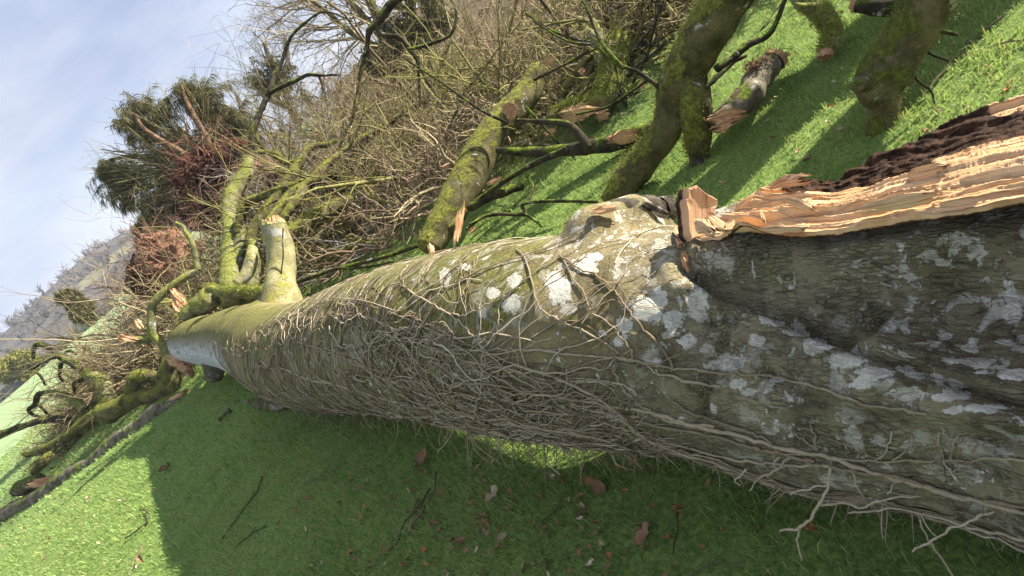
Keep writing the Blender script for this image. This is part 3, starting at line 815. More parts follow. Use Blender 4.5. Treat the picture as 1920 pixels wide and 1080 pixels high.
shard = np.clip(fbm(np.stack([SS * 4, VV * 40, SS * 0], -1), 2, 66) - 0.25, 0, 1) * smooth(1330, 1430, XX) * (1 - smooth(1450, 1600, XX)) * 0.10
h = h + shard * (1 - rot)
face = base + np.array([0, 0, 1.0]) * h[..., None]
# thickness: outer skirt below the rim
sk1 = face[:, 0, :] + np.array([0, 0, -0.022]) + unit(A3 - B3) * -0.006
sk2 = face[:, -1, :] + np.array([0, 0, -0.16]) + unit(A3 - B3) * 0.02
full = np.concatenate([sk1[:, None], face, sk2[:, None]], 1)
n2 = nVv + 2
idx = np.arange(nU * n2).reshape(nU, n2)
Q = np.stack([idx[:-1, :-1], idx[1:, :-1], idx[1:, 1:], idx[:-1, 1:]], -1).reshape(-1, 4)
rt = np.concatenate([rot[:, :1] * 0 + 0.75, rot, rot[:, -1:] * 0 + 0.9], 1)
gg = np.stack([SS, VV, SS * 0], -1); gg = np.concatenate([gg[:, :1], gg, gg[:, -1:]], 1)
mesh('torn_wood', full, Q, M['wood'], trunk, True, {'guv': gg.reshape(-1, 3), 'rot': rt.ravel()})
# raw splinters standing on the tear
for k, (x0, y0, x1, y1, w_, th__) in enumerate([(1345, 440, 1300, 414, 26, 10), (1365, 436, 1330, 405, 16, 8), (1425, 395, 1434, 418, 7, 5), (1380, 412, 1356, 432, 14, 8),
        (1470, 372, 1540, 398, 16, 9), (1700, 333, 1780, 312, 22, 10), (1450, 344, 1520, 334, 26, 12), (1440, 352, 1500, 330, 20, 10), (1420, 430, 1520, 428, 14, 8), (1600, 396, 1780, 362, 18, 10), (1370, 398, 1420, 360, 12, 8)]):
    p = G(x0, y0, 0.815 if k not in (6, 7) else 0.80); q = G(x1, y1, 0.82 if k not in (6, 7) else 0.805)
    sliver('splinter', p, q, w_ * 1.6 / FPX, th__ * 1.6 / FPX, M['wood' if k not in (6, 7) else 'wood_orange'], trunk, 40 + k, ragged=0.3)
# upright block of sapwood left standing at the tear
bp = np.array([G(1312, 455, 0.60), G(1308, 420, 0.66)]);
blk = [(1292, 452), (1286, 380), (1292, 352), (1306, 349), (1346, 374), (1343, 400), (1336, 438)]
dblk = 1.66
fr = np.array([W(x, y, dblk - 0.0 + 0.02 * (x - 1290) / 50) for x, y in blk])
nb = len(fr); nrm = unit(np.cross(fr[2] - fr[0], fr[5] - fr[0])); nrm = nrm if nrm @ (CAM - fr[0]) > 0 else -nrm
# subdivide outline and give it thickness and a bark back
out_ = []
for k in range(nb):
    for s_ in np.linspace(0, 1, 6)[:-1]:
        p = fr[k] * (1 - s_) + fr[(k + 1) % nb] * s_
        out_.append(p + unit(np.cross(nrm, fr[(k + 1) % nb] - fr[k])) * rng.normal(0, 0.0025))
out_ = np.array(out_); no = len(out_); cen = out_.mean(0)
rings = [out_ - nrm * 0.055, out_ - nrm * 0.004, cen + (out_ - cen) * 0.93 + nrm * 0.001, cen + (out_ - cen) * 0.6 - nrm * 0.004, cen + (out_ - cen) * 0.25 - nrm * 0.005]
V = np.vstack(rings + [cen[None] - nrm * 0.006]); idx = np.arange(no * 5).reshape(5, no)
Q = np.stack([idx[:-1], np.roll(idx, -1, 1)[:-1], np.roll(idx, -1, 1)[1:], idx[1:]], -1).reshape(-1, 4)
cp = np.stack([np.full(no, no * 5), idx[-1], np.roll(idx[-1], -1)], -1)
ax = unit(fr[2] - fr[0]); bx_ = np.cross(nrm, ax)
mesh('wood_block', V, [Q, cp], M['wood_orange'], trunk, False, {'guv': np.stack([(V - cen) @ ax * 0.3, (V - cen) @ bx_ * 0.3, V[:, 0] * 0], -1), 'rot': np.concatenate([np.full(no, 0.9), np.zeros(no * 4 + 1)])})
# loose fibres under the block
for k, (x0, y0, x1, y1, w_) in enumerate([(1285, 470, 1297, 508, 12), (1276, 480, 1290, 512, 10), (1272, 455, 1284, 470, 12), (1268, 432, 1282, 452, 14)]):
    p, q = on_trunk(x0, y0, 0.012), on_trunk(x1, y1, 0.02)
    if p is not None and q is not None: sliver('splinter', p, q, w_ * 1.8 / FPX, 0.012, M['wood_orange'], trunk, 70 + k)

# ------------------------------------------------------------------ weathered broken knot
kn = [(1150, 420, 2.0, 36), (1185, 408, 2.02, 40), (1215, 402, 2.04, 38), (1245, 404, 2.06, 28)]
kp, kr = limb_mesh(kn, 'broken_knot', M['knot'], trunk, 44, 0.28, 3, knobs=((1195, 380, 1.95, 30, 8),))
torn_end('knot_rim', kp[-2], kp[-1] - kp[-6], kr[-2] * 1.02, 0.045, M['knot'], trunk, 4, 0.7)
sliver('splinter', W(1105, 398, 1.9), W(1160, 388, 1.9), 0.022, 0.016, M['wood_orange'], trunk, 91)
sliver('splinter', W(1200, 378, 1.95), W(1262, 405, 1.96), 0.020, 0.014, M['knot'], trunk, 92)

# ------------------------------------------------------------------ broken stub near the far end
sp_, sr_ = limb_mesh([(530, 600, 5.5, 50), (526, 566, 5.56, 40), (521, 535, 5.6, 30), (518, 500, 5.63, 27), (515, 460, 5.66, 25), (514, 425, 5.7, 23.5)],
                     'stub', M['stub'], trunk, 40, 0.04, 8, caps_=False)
torn_end('stub_end', sp_[-1], sp_[-1] - sp_[-6], sr_[-1], 0.10, M['stub'], trunk, 9, 0.75)
torn_end('stub_core', sp_[-1] + unit(sp_[-1] - sp_[-6]) * 0.0, sp_[-1] - sp_[-6], sr_[-1] * 0.8, 0.075, M['wood_orange'], trunk, 19, 0.75)
fk = np.array([W(x, y, 5.49) for x, y in [(531, 428), (530, 450), (531, 480), (528, 505), (527, 520)]])
V, Q = tubes(spline(fk, 14)[None], np.full((1, 14), 0.006), 5)
mesh('crack', V, Q, M['limb_dark'], trunk)
# foot of bark under the far end and torn wood there
limb_mesh([(398, 672, 7.0, 17), (396, 690, 6.95, 17), (402, 706, 6.9, 15)], 'bark_foot', M['limb_grey'], trunk, 24, 0.35, 15)
sliver('splinter', W(326, 545, 7.6), W(352, 602, 7.5), 0.16, 0.07, M['wood_orange'], trunk, 95, ragged=0.35)
sliver('splinter', W(318, 538, 7.62), W(346, 572, 7.55), 0.10, 0.06, M['wood_orange'], trunk, 96, ragged=0.35)
sliver('splinter', W(345, 598, 7.45), W(352, 640, 7.45), 0.05, 0.03, M['wood_orange'], trunk, 97)
# flake of bark fallen from the underside lies in the grass
bf = thing('bark_flake', 'ragged grey flake of bark on the grass under the ivy edge', 'bark', G(495, 757))
sliver('flake', G(458, 752, 0.05), G(540, 762, 0.04), 0.13, 0.03, M['limb_grey'], bf, 98, side=np.array([0.2, 1, 0.3]), ragged=0.2)

# ------------------------------------------------------------------ bare ivy clinging to the trunk
def surf(i, j, lift):
    i = np.clip(i, 0, TM - 1.001); j = np.mod(j, TN)
    i0 = i.astype(int); fi = (i - i0)[..., None]; j0 = j.astype(int) % TN; fj = (j - np.floor(j))[..., None]; j1 = (j0 + 1) % TN
    def bl(A): return (A[i0, j0] * (1 - fi) + A[i0 + 1, j0] * fi) * (1 - fj) + (A[i0, j1] * (1 - fi) + A[i0 + 1, j1] * fi) * fj
    return bl(TP) + unit(bl(TNORM)) * lift[..., None]
i_of_px = lambda x: np.interp(x, cpx[:np.argmax(cpx)], np.arange(np.argmax(cpx)))
ds_i = np.gradient(arc)
def walk(i0, j0, heading, stepm, K, turn, bias=0.0, lift=None, rg=rng):
    """random walk over the bark; heading 0 = along the trunk to the near end"""
    n = len(i0); I = np.zeros((n, K)); J = np.zeros((n, K)); i = i0.astype(float); j = j0.astype(float); hd = heading.copy()
    h0 = heading.copy()
    for k in range(K):
        I[:, k] = i; J[:, k] = j
        hd = hd + rg.normal(0, turn, n) - 0.25 * (hd - h0)
        ii_ = np.clip(i.astype(int), 0, TM - 1)
        i = i + np.cos(hd) * stepm / ds_i[ii_]
        j = j + np.sin(hd) * stepm / (TR[ii_] * 2 * math.pi / TN)
    return I, J
def jdeg(a): return np.asarray(a, float) / 360 * TN
ivy_hi = lambda x: np.interp(x, [470, 520, 600, 750, 950, 1100, 1300, 1500, 1700, 1900], [45, 16, 4, 8, 34, 58, 88, 106, 116, 122])
STEMS = []
def children0(P, per):
    K = P.shape[1]; n_ = int(max(6, per * np.linalg.norm(np.diff(P[0], axis=0), axis=1).sum() / 0.3)); k = rng.integers(0, K - 1, n_)
    T_ = unit(P[0, k + 1] - P[0, k]); out = unit(CAM - P[0, k])
    D_ = np.cross(T_, out) * rng.choice([-1.0, 1.0], (n_, 1)) + rng.normal(0, 0.35, (n_, 3)) - out * 0.2
    return P[0, k] + (P[0, k + 1] - P[0, k]) * rng.random((n_, 1)), D_, None, None
# long running stems: each one an object
nmain = 64
x0 = rng.uniform(480, 1300, nmain); hi = ivy_hi(x0); dg = hi + (172 - hi) * rng.random(nmain) ** 0.8 + 3
Km = 72
I, J = walk(i_of_px(x0), jdeg(dg), rng.normal(0.06, 0.10, nmain), 0.026, Km, 0.26)
floor_j = jdeg(ivy_hi(np.interp(I, np.arange(TM), np.where(np.arange(TM) > np.argmax(cpx), 2000, cpx))) + 4 * rng.random((nmain, 1)))
J = np.maximum(J, floor_j)
I[:, :] = np.minimum(I, TM - 5)
P = surf(I, J, 0.004 + 0.010 * rng.random((nmain, 1)) + 0.006 * rng.random((nmain, Km)))
rad = (rng.uniform(0.0020, 0.0048, nmain)[:, None]) * np.linspace(0.45, 1.0, Km)[None, :] * (1 + 0.15 * rng.normal(size=(nmain, Km)))
for k in range(nmain):
    STEMS.append((P[k], rad[k]))
    V, Q = tubes(P[k:k+1], rad[k:k+1], 6)
    mesh('ivy_stem', V, Q, M['ivy'], trunk, True, {'rnd': np.full(len(V), rng.uniform(0.25, 0.8))})
# stems traced where they stand out on the bark
VINES = [
 ([(1040, 700), (1130, 672), (1200, 678), (1262, 690), (1330, 697), (1400, 702), (1480, 712), (1560, 733), (1640, 760), (1738, 772)], 5.0),
 ([(905, 668), (1000, 655), (1090, 668), (1180, 672), (1240, 700), (1300, 716), (1350, 726)], 5.0),
 ([(1050, 480), (1085, 503), (1120, 520), (1155, 548), (1185, 590), (1215, 625), (1245, 660), (1262, 690)], 4.5),
 ([(1058, 490), (1072, 520), (1095, 550), (1110, 585), (1150, 615), (1180, 650), (1190, 676)], 4.0),
 ([(968, 468), (985, 488), (1000, 530), (1010, 570), (1030, 590), (1080, 615), (1130, 640), (1190, 680)], 4.0),
 ([(1095, 460), (1060, 480), (1010, 508), (960, 545), (920, 570), (880, 590), (850, 590)], 3.0),
 ([(960, 550), (940, 570), (935, 620), (930, 640)], 2.5),
 ([(890, 490), (880, 530), (860, 570), (850, 600), (845, 640)], 2.5),
 ([(750, 530), (790, 560), (830, 580), (870, 610), (905, 650), (960, 700), (1040, 740), (1120, 770), (1200, 780)], 4.5),
 ([(640, 590), (700, 600), (760, 630), (830, 660), (900, 680), (980, 700), (1060, 715), (1150, 715), (1200, 740)], 4.5),
 ([(1150, 690), (1165, 720), (1190, 750), (1220, 770), (1260, 790), (1340, 800)], 4.0),
 ([(1060, 745), (1140, 757), (1230, 775), (1300, 796), (1380, 812), (1440, 832), (1500, 846), (1560, 856), (1640, 885), (1720, 908), (1800, 930), (1935, 962)], 9.0),
 ([(1000, 760), (1100, 775), (1200, 790), (1290, 806), (1360, 820), (1420, 838), (1470, 850), (1540, 872), (1600, 880), (1690, 895), (1780, 925), (1935, 950)], 7.0),
 ([(1265, 750), (1300, 775), (1380, 800), (1430, 818), (1470, 850), (1530, 862)], 6.0),
 ([(1150, 830), (1250, 828), (1330, 848), (1400, 862), (1480, 870), (1560, 872)], 5.0),
 ([(1440, 845), (1520, 850), (1600, 862), (1650, 862), (1720, 860), (1780, 864), (1850, 858), (1935, 862)], 4.0),
 ([(1522, 796), (1530, 820), (1530, 842)], 4.0), ([(1672, 806), (1670, 825), (1655, 850), (1640, 862)], 4.0),
 ([(1710, 812), (1708, 835), (1690, 850), (1675, 860)], 4.0), ([(1775, 805), (1762, 815), (1768, 845), (1772, 866), (1790, 890)], 4.0),
 ([(1830, 805), (1800, 818), (1790, 838), (1782, 866)], 4.0), ([(1478, 803), (1500, 820), (1535, 838)], 3.0),
 ([(1560, 822), (1610, 840), (1662, 868)], 2.5), ([(560, 640), (620, 660), (700, 690), (800, 720), (900, 745), (1000, 765), (1080, 790)], 4.5),
 ([(520, 690), (600, 715), (700, 740), (800, 765), (900, 780), (1000, 800), (1090, 815)], 4.5)]
for vk, (pl, r) in enumerate(VINES):
    C_ = spline(np.array(pl, float), 8 * len(pl))
    C_ += np.stack([2.5 * noise(np.stack([np.arange(len(C_)) * 0.6, np.full(len(C_), vk), np.zeros(len(C_))], -1), 5), 2.5 * noise(np.stack([np.arange(len(C_)) * 0.6, np.full(len(C_), vk), np.ones(len(C_))], -1), 6)], -1)
    pts = [on_trunk(x, y, 0.005) for x, y in C_]
    pts = np.array([p for p in pts if p is not None])
    if len(pts) < 4: continue
    d = (pts - CAM) @ FWD
    ok = np.concatenate([[True], np.linalg.norm(np.diff(pts, axis=0), axis=1) < 0.25])
    pts = pts[:len(pts) if ok.all() else max(4, np.argmin(ok))]
    d = d[:len(pts)]
    rr_ = r * 0.5 * d / FPX * np.linspace(0.7, 1.15, len(pts)) * (1 + 0.28 * noise(pts * 26, vk) + 0.12 * rng.normal(size=len(pts)))
    STEMS.append((pts, rr_))
    V, Q = tubes(pts[None], rr_[None], 8)
    mesh('ivy_stem', V, Q, M['ivy'], trunk, True, {'rnd': np.full(len(V), rng.uniform(0.25, 0.7))})
# fine rootlets: nobody could count these
parts = []; rn = []
def add_fine(n, xr, K, stepm, head, hsd, turn, r0, r1, lo=None, lift=0.007, top=True):
    x0 = rng.uniform(*xr, n); hi = ivy_hi(x0) if lo is None else np.full(n, lo[0])
    to = 178 if lo is None else lo[1]
    dg = hi + (to - hi) * rng.random(n) ** 0.85
    h = np.where(rng.random(n) < 0.5, head, -head) + rng.normal(0, hsd, n)
    I, J = walk(i_of_px(x0), jdeg(dg), h, stepm, K, turn)
    L0 = lift * rng.uniform(0.3, 2.4, n)[:, None] * (0.6 + 0.5 * rng.random((n, K)))
    P = surf(I, J, L0)
    R = rng.uniform(r0, r1, n)[:, None] * np.linspace(1, 0.45, K)[None, :]
    V, Q = tubes(P, R, 3); parts.append((V, Q)); rn.append(np.repeat(rng.random(n), K * 3))
add_fine(330, (478, 1050), 14, 0.036, 0.3, 0.3, 0.36, 0.0024, 0.0046, lift=0.008)
add_fine(620, (478, 1000), 6, 0.030, 0.9, 0.5, 0.5, 0.0018, 0.0036)
add_fine(230, (478, 900), 9, 0.034, 1.35, 0.35, 0.4, 0.0018, 0.0034)
add_fine(240, (850, 1300), 12, 0.026, 0.22, 0.25, 0.36, 0.0022, 0.0042, lift=0.009)
add_fine(560, (900, 1250), 7, 0.024, 0.45, 0.35, 0.42, 0.0016, 0.0034)
add_fine(600, (1000, 1350), 6, 0.020, 0.9, 0.5, 0.45, 0.0014, 0.0026)
add_fine(520, (1250, 1900), 6, 0.018, 0.35, 0.5, 0.45, 0.0013, 0.0026)
add_fine(380, (478, 1000), 7, 0.034, 0.3, 0.4, 0.4, 0.0025, 0.0045, (120, 188), 0.012)
add_fine(120, (560, 1000), 10, 0.028, 1.4, 0.3, 0.3, 0.0016, 0.003, (-30, 40), 0.004)
add_fine(120, (1150, 1800), 15, 0.028, 0.10, 0.14, 0.26, 0.0018, 0.0042, (114, 162), 0.010)
add_fine(48, (560, 1250), 16, 0.034, 0.7, 0.5, 0.3, 0.0018, 0.0034, (5, 100), 0.006)
# rootlets gripping along the stems
for Pst, Rst in STEMS:
    S_c, D_c, _, _ = children0(Pst[None], 7)
    n_ = len(S_c); ln_ = rng.uniform(0.008, 0.035, n_)
    Pp = np.zeros((n_, 4, 3)); p_ = S_c.copy(); d_ = unit(D_c)
    for k in range(4):
        Pp[:, k] = p_; d_ = unit(d_ + rng.normal(0, 0.35, (n_, 3))); p_ = p_ + d_ * (ln_ / 3)[:, None]
    V, Q = tubes(Pp, np.full((n_, 1), 0.0011) * np.linspace(1, 0.5, 4)[None], 3); parts.append((V, Q)); rn.append(np.repeat(rng.random(n_), 12))
V, Q = join(parts)
mesh('ivy_rootlets', V, Q, M['ivy'], trunk, True, {'rnd': np.concatenate(rn)}, 'stuff')
# rootlets hanging from the lower edge
n = 520; x0 = np.concatenate([rng.uniform(480, 1100, 380), rng.uniform(1100, 1800, n - 380)]); K = 6
dg = rng.uniform(112, 172, n); s0 = surf(i_of_px(x0), jdeg(dg), np.full(n, 0.008))
D0 = unit(surf(i_of_px(x0), jdeg(dg), np.full(n, 0.1)) - s0) * 0.8 + np.array([0, 0, -0.45]) + rng.normal(0, 0.45, (n, 3))
D0 = unit(D0); lg_ = rng.uniform(0.04, 0.20, n) * np.where(x0 < 1150, 1, 0.55)
P = np.zeros((n, K, 3)); p = s0.copy(); d = D0.copy()
for k in range(K):
    P[:, k] = p; d = unit(d + rng.normal(0, 0.28, (n, 3)) + np.array([0, 0, -0.06])); p = p + d * (lg_ / (K - 1))[:, None]
P[..., 2] = np.maximum(P[..., 2], 0.01)
V, Q = tubes(P, rng.uniform(0.0014, 0.0034, n)[:, None] * np.linspace(1, 0.4, K)[None], 3)
mesh('hanging_rootlets', V, Q, M['ivy'], trunk, True, {'rnd': np.repeat(rng.uniform(0.2, 0.9, n), K * 3)}, 'stuff')
# broken ivy ends reaching out over the grass at the near side
FREE = [[(1555, 878, 1.36, 5), (1552, 915, 1.36, 5), (1530, 955, 1.38, 6), (1500, 990, 1.42, 5), (1462, 996, 1.46, 4)],
        [(1505, 985, 1.42, 4), (1496, 1010, 1.44, 4), (1503, 1048, 1.46, 3)],
        [(1552, 908, 1.37, 4), (1520, 918, 1.39, 4), (1483, 926, 1.41, 3.5)],
        [(1540, 950, 1.37, 5), (1580, 944, 1.36, 5), (1620, 952, 1.35, 5), (1650, 935, 1.33, 5), (1700, 932, 1.3, 5), (1760, 928, 1.27, 5.5), (1850, 934, 1.2, 6), (1935, 945, 1.14, 6)],
        [(1485, 855, 1.45, 5), (1450, 885, 1.47, 5), (1425, 895, 1.5, 4), (1406, 918, 1.52, 3)],
        [(1590, 960, 1.36, 4), (1640, 958, 1.35, 4), (1680, 952, 1.33, 4), (1760, 972, 1.29, 5), (1830, 990, 1.24, 6), (1935, 1018, 1.16, 7)],
        [(1880, 950, 1.16, 5), (1845, 965, 1.19, 5), (1790, 990, 1.23, 5), (1760, 1008, 1.26, 4.5), (1708, 1034, 1.31, 4)],
        [(1742, 1012, 1.28, 4), (1760, 1040, 1.29, 4), (1790, 1085, 1.28, 4)],
        [(1400, 880, 1.52, 4), (1380, 902, 1.53, 3), (1385, 908, 1.53, 2)],
        [(1600, 885, 1.33, 4), (1606, 910, 1.33, 4), (1620, 930, 1.33, 3)], [(1680, 905, 1.3, 3), (1660, 925, 1.3, 3)],
        [(1462, 858, 1.46, 3.5), (1448, 872, 1.46, 3), (1460, 880, 1.46, 2.5)]]
for k, pl in enumerate(FREE):
    A = np.array([np.append(W(a, b, c), r * 0.5 * c / FPX) for a, b, c, r in pl])
    C_ = spline(A, 9 * len(pl)); C_[:, :3] += 0.004 * np.stack([noise(C_[:, :3] * 60, 3 * k + q) for q in range(3)], -1)
    V, Q = tubes(C_[None, :, :3], C_[None, :, 3] * (1 + 0.12 * rng.normal(size=(1, len(C_)))), 7)
    mesh('ivy_stem', V, Q, M['ivy'], trunk, True, {'rnd': np.full(len(V), rng.uniform(0.5, 0.85))})
# loop of stem sagging below the trunk
A = np.array([W(*p) for p in [(1040, 818, 2.02), (1068, 832, 1.98), (1100, 836, 1.95), (1130, 826, 1.92), (1165, 822, 1.88), (1210, 824, 1.84)]])
V, Q = tubes(spline(A, 40)[None], np.full((1, 40), 0.0062), 7)
mesh('ivy_stem', V, Q, M['ivy'], trunk, True, {'rnd': np.full(len(V), 0.7)})

# ------------------------------------------------------------------ broken limbs lying about
def mossy_fork():
    t = thing('broken_limb', 'thick mossy forked limb propped on the grass behind the broken knot', 'fallen limb', G(1160, 385))
    m_ = M['limb_olive']
    limb_mesh([(1150, 378, 4.02, 25), (1180, 335, 3.98, 29), (1215, 290, 3.92, 30), (1252, 240, 3.85, 33), (1263, 200, 3.8, 34), (1275, 150, 3.72, 39), (1310, 80, 3.55, 41),
               (1355, 0, 3.35, 45), (1400, -90, 3.15, 52), (1450, -220, 2.9, 56), (3.4, 3.3, 1.25, 0.17, 0), (4.6, 3.5, 1.35, 0.20, 0), (5.8, 3.7, 1.4, 0.22, 0)], 'main_stem', m_, t, 40, 0.12, 21, tufts=8000, tuft_len=0.014,
              knobs=((1272, 165, 3.6, 40, 8), (1330, 60, 3.4, 25, 5)))
    p, r = limb_mesh([(1283, 140, 3.66, 34), (1292, 190, 3.66, 30), (1302, 235, 3.7, 27), (1310, 268, 3.74, 24), (1313, 288, 3.76, 20)], 'side_stem', m_, t, 30, 0.14, 22, tufts=2500, tuft_len=0.016)
    torn_end('torn_end', p[-1], p[-1] - p[-5], r[-1] * 0.9, 0.07, M['knot'], t, 23)
    sliver('splinter', W(1303, 300, 3.74), W(1312, 278, 3.7), 0.03, 0.02, M['wood_orange'], t, 24)
    # small twigs on it
    for k, pl in enumerate([[(1262, 205, 3.75, 5), (1240, 170, 3.7, 4.5), (1195, 135, 3.7, 4), (1150, 118, 3.75, 3.5), (1110, 85, 3.8, 3), (1040, 60, 3.9, 2.5), (985, 25, 4, 2)],
                            [(1170, 128, 3.72, 4.5), (1135, 90, 3.75, 4), (1115, 55, 3.8, 3), (1100, 15, 3.8, 3), (1080, -20, 3.9, 2)],
                            [(1150, 118, 3.75, 3), (1160, 150, 3.75, 2.5), (1168, 165, 3.7, 2)],
                            [(1215, 150, 3.7, 3), (1180, 175, 3.75, 3), (1140, 200, 3.9, 2.5), (1080, 215, 4, 2)],
                            [(1110, 85, 3.8, 2.5), (1060, 75, 3.8, 2), (1000, 40, 3.9, 2)], [(1345, 130, 3.5, 8), (1400, 85, 3.5, 7), (1445, 60, 3.5, 5), (1480, -20, 3.5, 4)],
                            [(1320, 165, 3.55, 6), (1370, 120, 3.6, 5), (1400, 105, 3.6, 3)]]):
        limb_mesh(pl, 'twig', M['limb_dark'], t, 8, 0.1, 30 + k)
mossy_fork()
def bent_limb():
    t = thing('broken_limb', 'bent stump-ended limb with a knobbly eye standing in grass behind the torn wood', 'fallen limb', G(1650, 255))
    limb_mesh([(1648, 262, 2.86, 30), (1653, 225, 2.83, 27), (1655, 195, 2.8, 28), (1643, 165, 2.78, 38), (1652, 135, 2.76, 42), (1680, 95, 2.72, 42), (1708, 50, 2.66, 44), (1745, -15, 2.56, 47), (1800, -110, 2.45, 50), (3.0, 2.6, 0.95, 0.14, 0), (4.2, 2.85, 1.1, 0.18, 0), (5.4, 3.0, 1.2, 0.20, 0)],
              'main_stem', M['limb_brown'], t, 44, 0.10, 41, tufts=4000, tuft_len=0.012, knobs=((1612, 160, 2.72, 20, 12), (1692, 150, 2.7, 20, 20), (1690, 135, 2.85, 18, 16)))
    for k, pl in enumerate([[(1735, 60, 2.65, 5), (1770, 60, 2.62, 4), (1795, 66, 2.6, 3)], [(1720, 80, 2.7, 3), (1745, 100, 2.7, 2.5), (1780, 115, 2.68, 2)],
                            [(1690, 115, 2.7, 3), (1720, 150, 2.7, 2.5), (1745, 170, 2.7, 2), (1752, 195, 2.72, 1.5)], [(1700, 100, 2.7, 2.5), (1715, 130, 2.72, 2), (1690, 170, 2.75, 1.5)]]):
        limb_mesh(pl, 'twig', M['limb_dark'], t, 7, 0.1, 45 + k)
    limb_mesh([(1684, 128, 2.72, 12), (1696, 145, 2.70, 16), (1698, 160, 2.70, 12)], 'burr', M['limb_brown'], t, 18, 0.2, 49)
    limb_mesh([(1632, 158, 2.70, 10), (1620, 160, 2.66, 14), (1612, 163, 2.63, 8)], 'eye_knot', M['limb_brown'], t, 18, 0.2, 50)
bent_limb()
def olive_limb():
    t = thing('broken_limb', 'straight olive limb with an orange saw cut leaning into the thicket', 'fallen limb', G(830, 452))
    limb_mesh([(806, 470, 5.1, 24), (830, 425, 5.2, 30), (860, 370, 5.3, 33), (900, 295, 5.45, 34), (945, 225, 5.6, 30), (985, 172, 5.75, 26), (1012, 130, 5.9, 20)], 'main_stem', M['limb_olive'], t, 36, 0.07, 51, tufts=1500, tuft_len=0.010)
    c = W(956, 208, 5.45)
    torn_end('cut_face', c, W(948, 208, 5.35) - c, 0.075, 0.02, M['wood_orange'], t, 52, 0.3)
    limb_mesh([(868, 395, 5.15, 9), (850, 420, 5.1, 8), (820, 440, 5.05, 7), (800, 445, 5, 5)], 'side_branch', M['limb_olive'], t, 14, 0.12, 53)
    limb_mesh([(880, 390, 5.2, 9), (930, 365, 5.2, 9), (980, 350, 5.3, 7)], 'side_branch', M['limb_dark'], t, 14, 0.12, 54)
    for k, pl in enumerate([[(950, 230, 5.3, 3), (900, 205, 5.3, 3), (850, 170, 5.4, 2.5), (760, 110, 5.6, 2)], [(985, 200, 5.3, 3), (1040, 260, 5.2, 2.5), (1080, 300, 5.2, 2)],
                            [(1000, 150, 5.4, 3), (1060, 120, 5.3, 2.5), (1120, 90, 5.2, 2)]]):
        limb_mesh(pl, 'twig', M['limb_dark'], t, 7, 0.1, 55 + k)
olive_limb()
def bright_stump():
    t = thing('broken_limb', 'bright yellow-green mossy limb forked upward, torn pale underneath', 'fallen limb', G(1090, 235))
    limb_mesh([(1040, 212, 5.55, 8), (1075, 206, 5.55, 14), (1110, 200, 5.55, 19), (1142, 188, 5.55, 24), (1152, 160, 5.58, 25), (1150, 125, 5.65, 25), (1152, 95, 5.72, 23), (1160, 80, 5.8, 16)], 'main_stem', M['limb_bright'], t, 30, 0.12, 61, tufts=6000, tuft_mat='moss_tuft_bright', tuft_len=0.03)
    limb_mesh([(1140, 112, 5.6, 18), (1126, 85, 5.65, 14), (1122, 60, 5.7, 11), (1110, 42, 5.75, 8)], 'side_stem', M['limb_bright'], t, 20, 0.15, 62)
    limb_mesh([(1124, 78, 5.62, 8), (1105, 62, 5.66, 7), (1092, 50, 5.7, 5)], 'side_stem', M['limb_bright'], t, 14, 0.15, 63)
    sliver('torn_wood', W(1042, 214, 5.4), W(1130, 204, 5.4), 0.10, 0.05, M['wood'], t, 64)
    sliver('torn_wood', W(1112, 224, 5.38), W(1146, 208, 5.38), 0.11, 0.06, M['wood_orange'], t, 65, ragged=0.4)
    sliver('torn_wood', W(1050, 228, 5.4), W(1100, 216, 5.42), 0.08, 0.05, M['wood_orange'], t, 66)
bright_stump()
def grey_broken():
    t = thing('broken_limb', 'short grey wrinkled limb on the grass, one end torn orange, one fuzzy brown', 'fallen limb', G(1400, 205))
    p, r = limb_mesh([(1338, 228, 3.62, 14), (1362, 212, 3.64, 20), (1390, 185, 3.68, 24), (1415, 158, 3.72, 25), (1436, 135, 3.76, 24), (1448, 120, 3.8, 22)], 'main_stem', M['limb_grey'], t, 32, 0.2, 71)
    torn_end('torn_end', p[-1], p[-1] - p[-5], r[-1], 0.06, M['wood_orange'], t, 72)
    sliver('torn_wood', W(1322, 226, 3.5), W(1404, 212, 3.52), 0.075, 0.04, M['wood_orange'], t, 73)
    sliver('torn_wood', W(1330, 246, 3.5), W(1385, 224, 3.5), 0.065, 0.04, M['wood_orange'], t, 74, ragged=0.35)
    sliver('torn_wood', W(1368, 182, 3.5), W(1390, 170, 3.5), 0.025, 0.02, M['wood'], t, 76)
    # fuzzy brown fibres of rotten root end
    n = 420; c0 = W(1405, 132, 3.7); c1 = W(1462, 106, 3.8); u = rng.random((n, 1))
    s0 = c0 * (1 - u) + c1 * u + rng.normal(0, 0.022, (n, 3)); P = np.zeros((n, 5, 3)); d = unit(rng.normal(0, 1, (n, 3))); p = s0
    for k in range(5): P[:, k] = p; d = unit(d + rng.normal(0, .5, (n, 3))); p = p + d * 0.012
    V, Q = tubes(P, np.full((n, 5), 0.0022), 3)
    mesh('root_fibres', V, Q, M['root'], t, True, {'rnd': np.repeat(rng.random(n), 15)}, 'stuff')
grey_broken()
